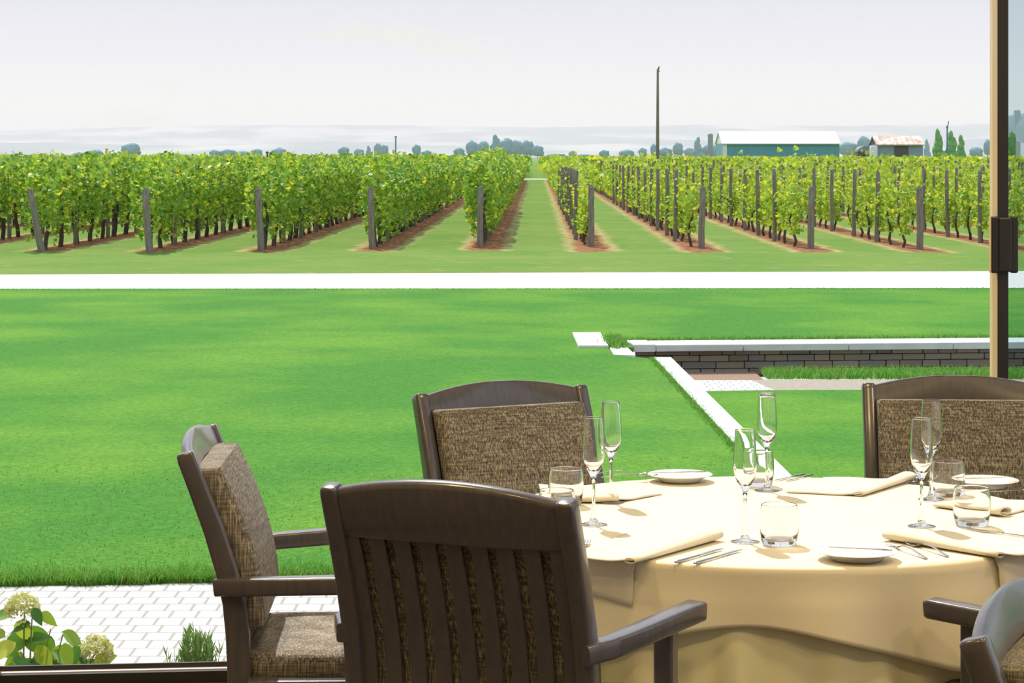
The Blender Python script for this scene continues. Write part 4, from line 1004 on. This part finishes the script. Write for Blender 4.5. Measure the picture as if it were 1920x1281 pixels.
# barn, shed, outbuildings
def steel(name, c, c2=None): return mat(name, c, .6, var=c2 or c, vscale=1.5, stretch=(1, 1, .3))
M_BARNWALL = steel('teal_cladding', (0.12, 0.31, 0.36), (0.14, 0.34, 0.39)); M_BARNROOF = steel('white_roofing', (0.74, 0.76, 0.76), (0.70, 0.72, 0.72)); M_WHITE = mat('white_board', (.72, .74, .74), .7)
M_RUST = mat('rusty_roofing', (.62, .58, .52), .7, var=(.42, .26, .15), vscale=.5, stretch=(3, 1, 1)); M_GREYB = mat('grey_boards', (.26, .33, .38), .8); M_DARKB = mat('dark_boards', (.12, .10, .10), .8)
def barn(name, px0, px1, ridge, eave, d, wallm, roofm, gablem, depth, lab, door=None):
    x0, x1 = (px0 - 960) / F * d, (px1 - 960) / F * d; cx = (x0 + x1) / 2; hw = (x1 - x0) / 2; ze = CZ - (eave - HY) / F * d - GZ; zr = CZ - (ridge - HY) / F * d - GZ
    t = tag(empty(name, (cx, d, GZ)), lab, name.replace('_', ' ').split()[-1])
    mb = MB(); mb.box(-hw + .2, hw - .2, 0, depth, 0, ze); mb.build('wall', wallm, t)
    for s in (-1, 1):
        mb = MB(); xs = s * (hw - .2); y = depth / 2
        mb.add([(xs, 0, ze), (xs, depth, ze), (xs, y, zr - .1), (xs - s * .2, 0, ze), (xs - s * .2, depth, ze), (xs - s * .2, y, zr - .1)], [(0, 1, 2), (5, 4, 3), (0, 2, 5, 3), (2, 1, 4, 5), (0, 3, 4, 1)]); mb.build('gable', gablem, t)
    mb = MB(); y = depth / 2
    for a, b in ((-.5, y), (depth + .5, y)): mb.add([(-hw, a, ze - .15), (hw, a, ze - .15), (hw, b, zr), (-hw, b, zr), (-hw, a, ze + .0), (hw, a, ze + .0), (hw, b, zr + .15), (-hw, b, zr + .15)], [(0, 3, 2, 1), (4, 5, 6, 7), (0, 1, 5, 4), (1, 2, 6, 5), (2, 3, 7, 6), (3, 0, 4, 7)])
    mb.build('roof', roofm, t)
    if door:
        a, b = ((p - 960) / F * d - cx for p in door[:2]); mb = MB(); mb.box(a, b, -.12, 0, 0, ze * .93); mb.build('door', M_DARKB, t)
    return t
bt = barn('barn', 1353, 1576, 247, 269, 418, M_BARNWALL, M_BARNROOF, M_WHITE, 14, 'long teal barn with a white roof beyond the vineyard')
mb = MB(); hw = (1576 - 1353) / 2 / F * 418; mb.box(-hw + .2, -hw + 1.0, -.15, 0, 0, CZ - (269 - HY) / F * 418 - GZ - .2); mb.build('corner_panel', M_WHITE, bt)
barn('shed', 1642, 1733, 256, 271, 350, M_GREYB, M_RUST, M_DARKB, 7, 'small grey shed with a rust-streaked roof, right of the barn', (1677, 1703))
dm = 352.0; t = tag(empty('storage_hut', ((1623 - 960) / F * dm, dm, GZ)), 'small dark hut with a rounded grey roof, left of the shed', 'hut')
hz_ = CZ - (284 - HY) / F * dm - GZ; mb = MB(); mb.box(-1.2, 1.2, 0, 3, 0, hz_); mb.build('wall', M_DARKB, t)
mb = MB(); secs = []
for k in range(11):
    a = PI * k / 10; secs.append((1.25 * math.cos(a), hz_ + .85 * math.sin(a)))
mb.add([(x, -.1, z) for x, z in secs] + [(x, 3.1, z) for x, z in secs], [tuple(range(11)), tuple(range(21, 10, -1))] + [(k, k + 1, 12 + k, 11 + k) for k in range(10)] + [(10, 0, 11, 21)]); mb.build('roof', mat('grey_roofing', (.22, .24, .33), .7), t)
mb = MB(); rbox(mb, -.55, .55, 0, 1.2, 0, CZ - (273.5 - HY) / F * 349 - GZ, .15); o = mb.build('white_tank', M_WHITE); o.location = ((1639 - 960) / F * 349, 349, GZ); tag(o, 'small white box-shaped tank between the hut and the shed', 'tank')
ds = 1380.0; t = tag(empty('silo', ((1332 - 960) / F * ds, ds, GZ)), 'teal silo tower rising over the trees left of the barn', 'silo'); hs = CZ - (254 - HY) / F * ds - GZ
M_SILO = mat('teal_silo', (.05, .12, .15), .7); mb = MB(); mb.lathe([(0, 0), (1.6, 0), (1.6, hs), (0, hs)], 20); mb.build('tower', M_SILO, t)
mb = MB(); mb.lathe([(0, hs), (1.75, hs), (1.7, hs + .5), (1.0, hs + 1.1), (0, hs + 1.3)], 20); mb.build('cap', M_SILO, t)
# poles
M_POLE = mat('timber_pole', (.16, .145, .10), .9, var=(.22, .20, .15), vscale=2, stretch=(3, 3, .3))
dp = 207.0; hp = CZ - (130 - HY) / F * dp - GZ; t = tag(empty('utility_pole', ((1233 - 960) / F * dp, dp, GZ)), 'tall weathered utility pole rising above the vineyard', 'pole')
mb = MB(); mb.tube([(0, 0, 0), (0, 0, hp * .35), (.02, 0, hp)], [.17, .155, .10], 10); mb.build('pole', M_POLE, t)
mb = MB(); mb.tube([(.02, 0, hp - .1), (.10, 0, hp + .12), (.14, 0, hp + .28)], [.10, .08, .04], 8); mb.tube([(.10, 0, hp - .15), (.16, 0, hp - .25)], .07, 6); mb.build('bracket', M_POLE, t)
def thin_pole(px, py, d, r, m, lab, nm='pole'):
    h = CZ - (py - HY) / F * d - GZ; mb = MB(); mb.tube([(0, 0, 0), (0, 0, h)], r, 8); mb.tube([(-r * 1.8, 0, h - .1), (r * 1.8, 0, h - .1)], r, 6); o = mb.build(nm, m); o.location = ((px - 960) / F * d, d, GZ); tag(o, lab, 'pole')
M_BLUE = mat('blue_steel', (.10, .20, .28), .6)
thin_pole(742, 256, 700, .22, M_BLUE, 'thin blue-grey pole in the distance above the left vines', 'far_pole')
thin_pole(501, 284, 190, .07, M_DARKB, 'short dark stub pole above the vines, left of two', 'stub_pole'); thin_pole(508, 286, 190, .07, M_DARKB, 'short dark stub pole above the vines, right of two', 'stub_pole')
dwm = 345.0; hw_ = CZ - (239 - HY) / F * dwm - GZ; t = tag(empty('wind_machine', ((1776 - 960) / F * dwm, dwm, GZ)), 'slim vineyard wind machine rising between the green trees', 'wind machine')
mb = MB(); mb.tube([(0, 0, 0), (0, 0, hw_)], [.16, .11], 8); mb.build('mast', M_BLUE, t)
mb = MB(); mb.box(-.12, .12, -.3, .3, hw_ - .1, hw_ + .22); mb.build('hub', M_BLUE, t)
mb = MB(); mb.tube([(-.15, -.4, hw_ - .9), (0, -.4, hw_ + .06), (.15, -.4, hw_ + 1.0)], [.05, .10, .05], 6); mb.build('blade', M_BLUE, t)
# tower on the hill seen through the tinted pane
dt = 2560.0; mb = MB(); zt_ = CZ - (207 - HY) / F * dt; mb.box(-3.2, 3.2, -3, 3, 0, zt_ - GZ); o = mb.build('hilltop_tower', M_BLUE); o.location = ((1907 - 960) / F * dt, dt, GZ); tag(o, 'small square tower on the hill seen through the tinted pane', 'tower')

# ------------------------------------------------------------------ haze over the plain
hm = bpy.data.materials.new('haze'); hm.use_nodes = True; t = hm.node_tree; t.nodes.remove(t.nodes['Principled BSDF'])
vsn = t.nodes.new('ShaderNodeVolumeScatter'); vsn.inputs['Color'].default_value = (1, 1, 1, 1); vsn.inputs['Density'].default_value = 1 / 5000.; vsn.inputs['Anisotropy'].default_value = 0.0
vab = t.nodes.new('ShaderNodeVolumeAbsorption'); vab.inputs['Color'].default_value = (0.97, 0.84, 0.93, 1); vab.inputs['Density'].default_value = 1 / 5000.
vad = t.nodes.new('ShaderNodeAddShader'); t.links.new(vsn.outputs[0], vad.inputs[0]); t.links.new(vab.outputs[0], vad.inputs[1]); t.links.new(vad.outputs[0], t.nodes['Material Output'].inputs['Volume'])
mb = MB(); mb.box(-3000, 3000, 450, 6900, GZ - 8, 100); o = mb.build('haze', hm); tag(o, 'pale blue haze hanging over the plain before the hills', 'haze', kind='stuff')
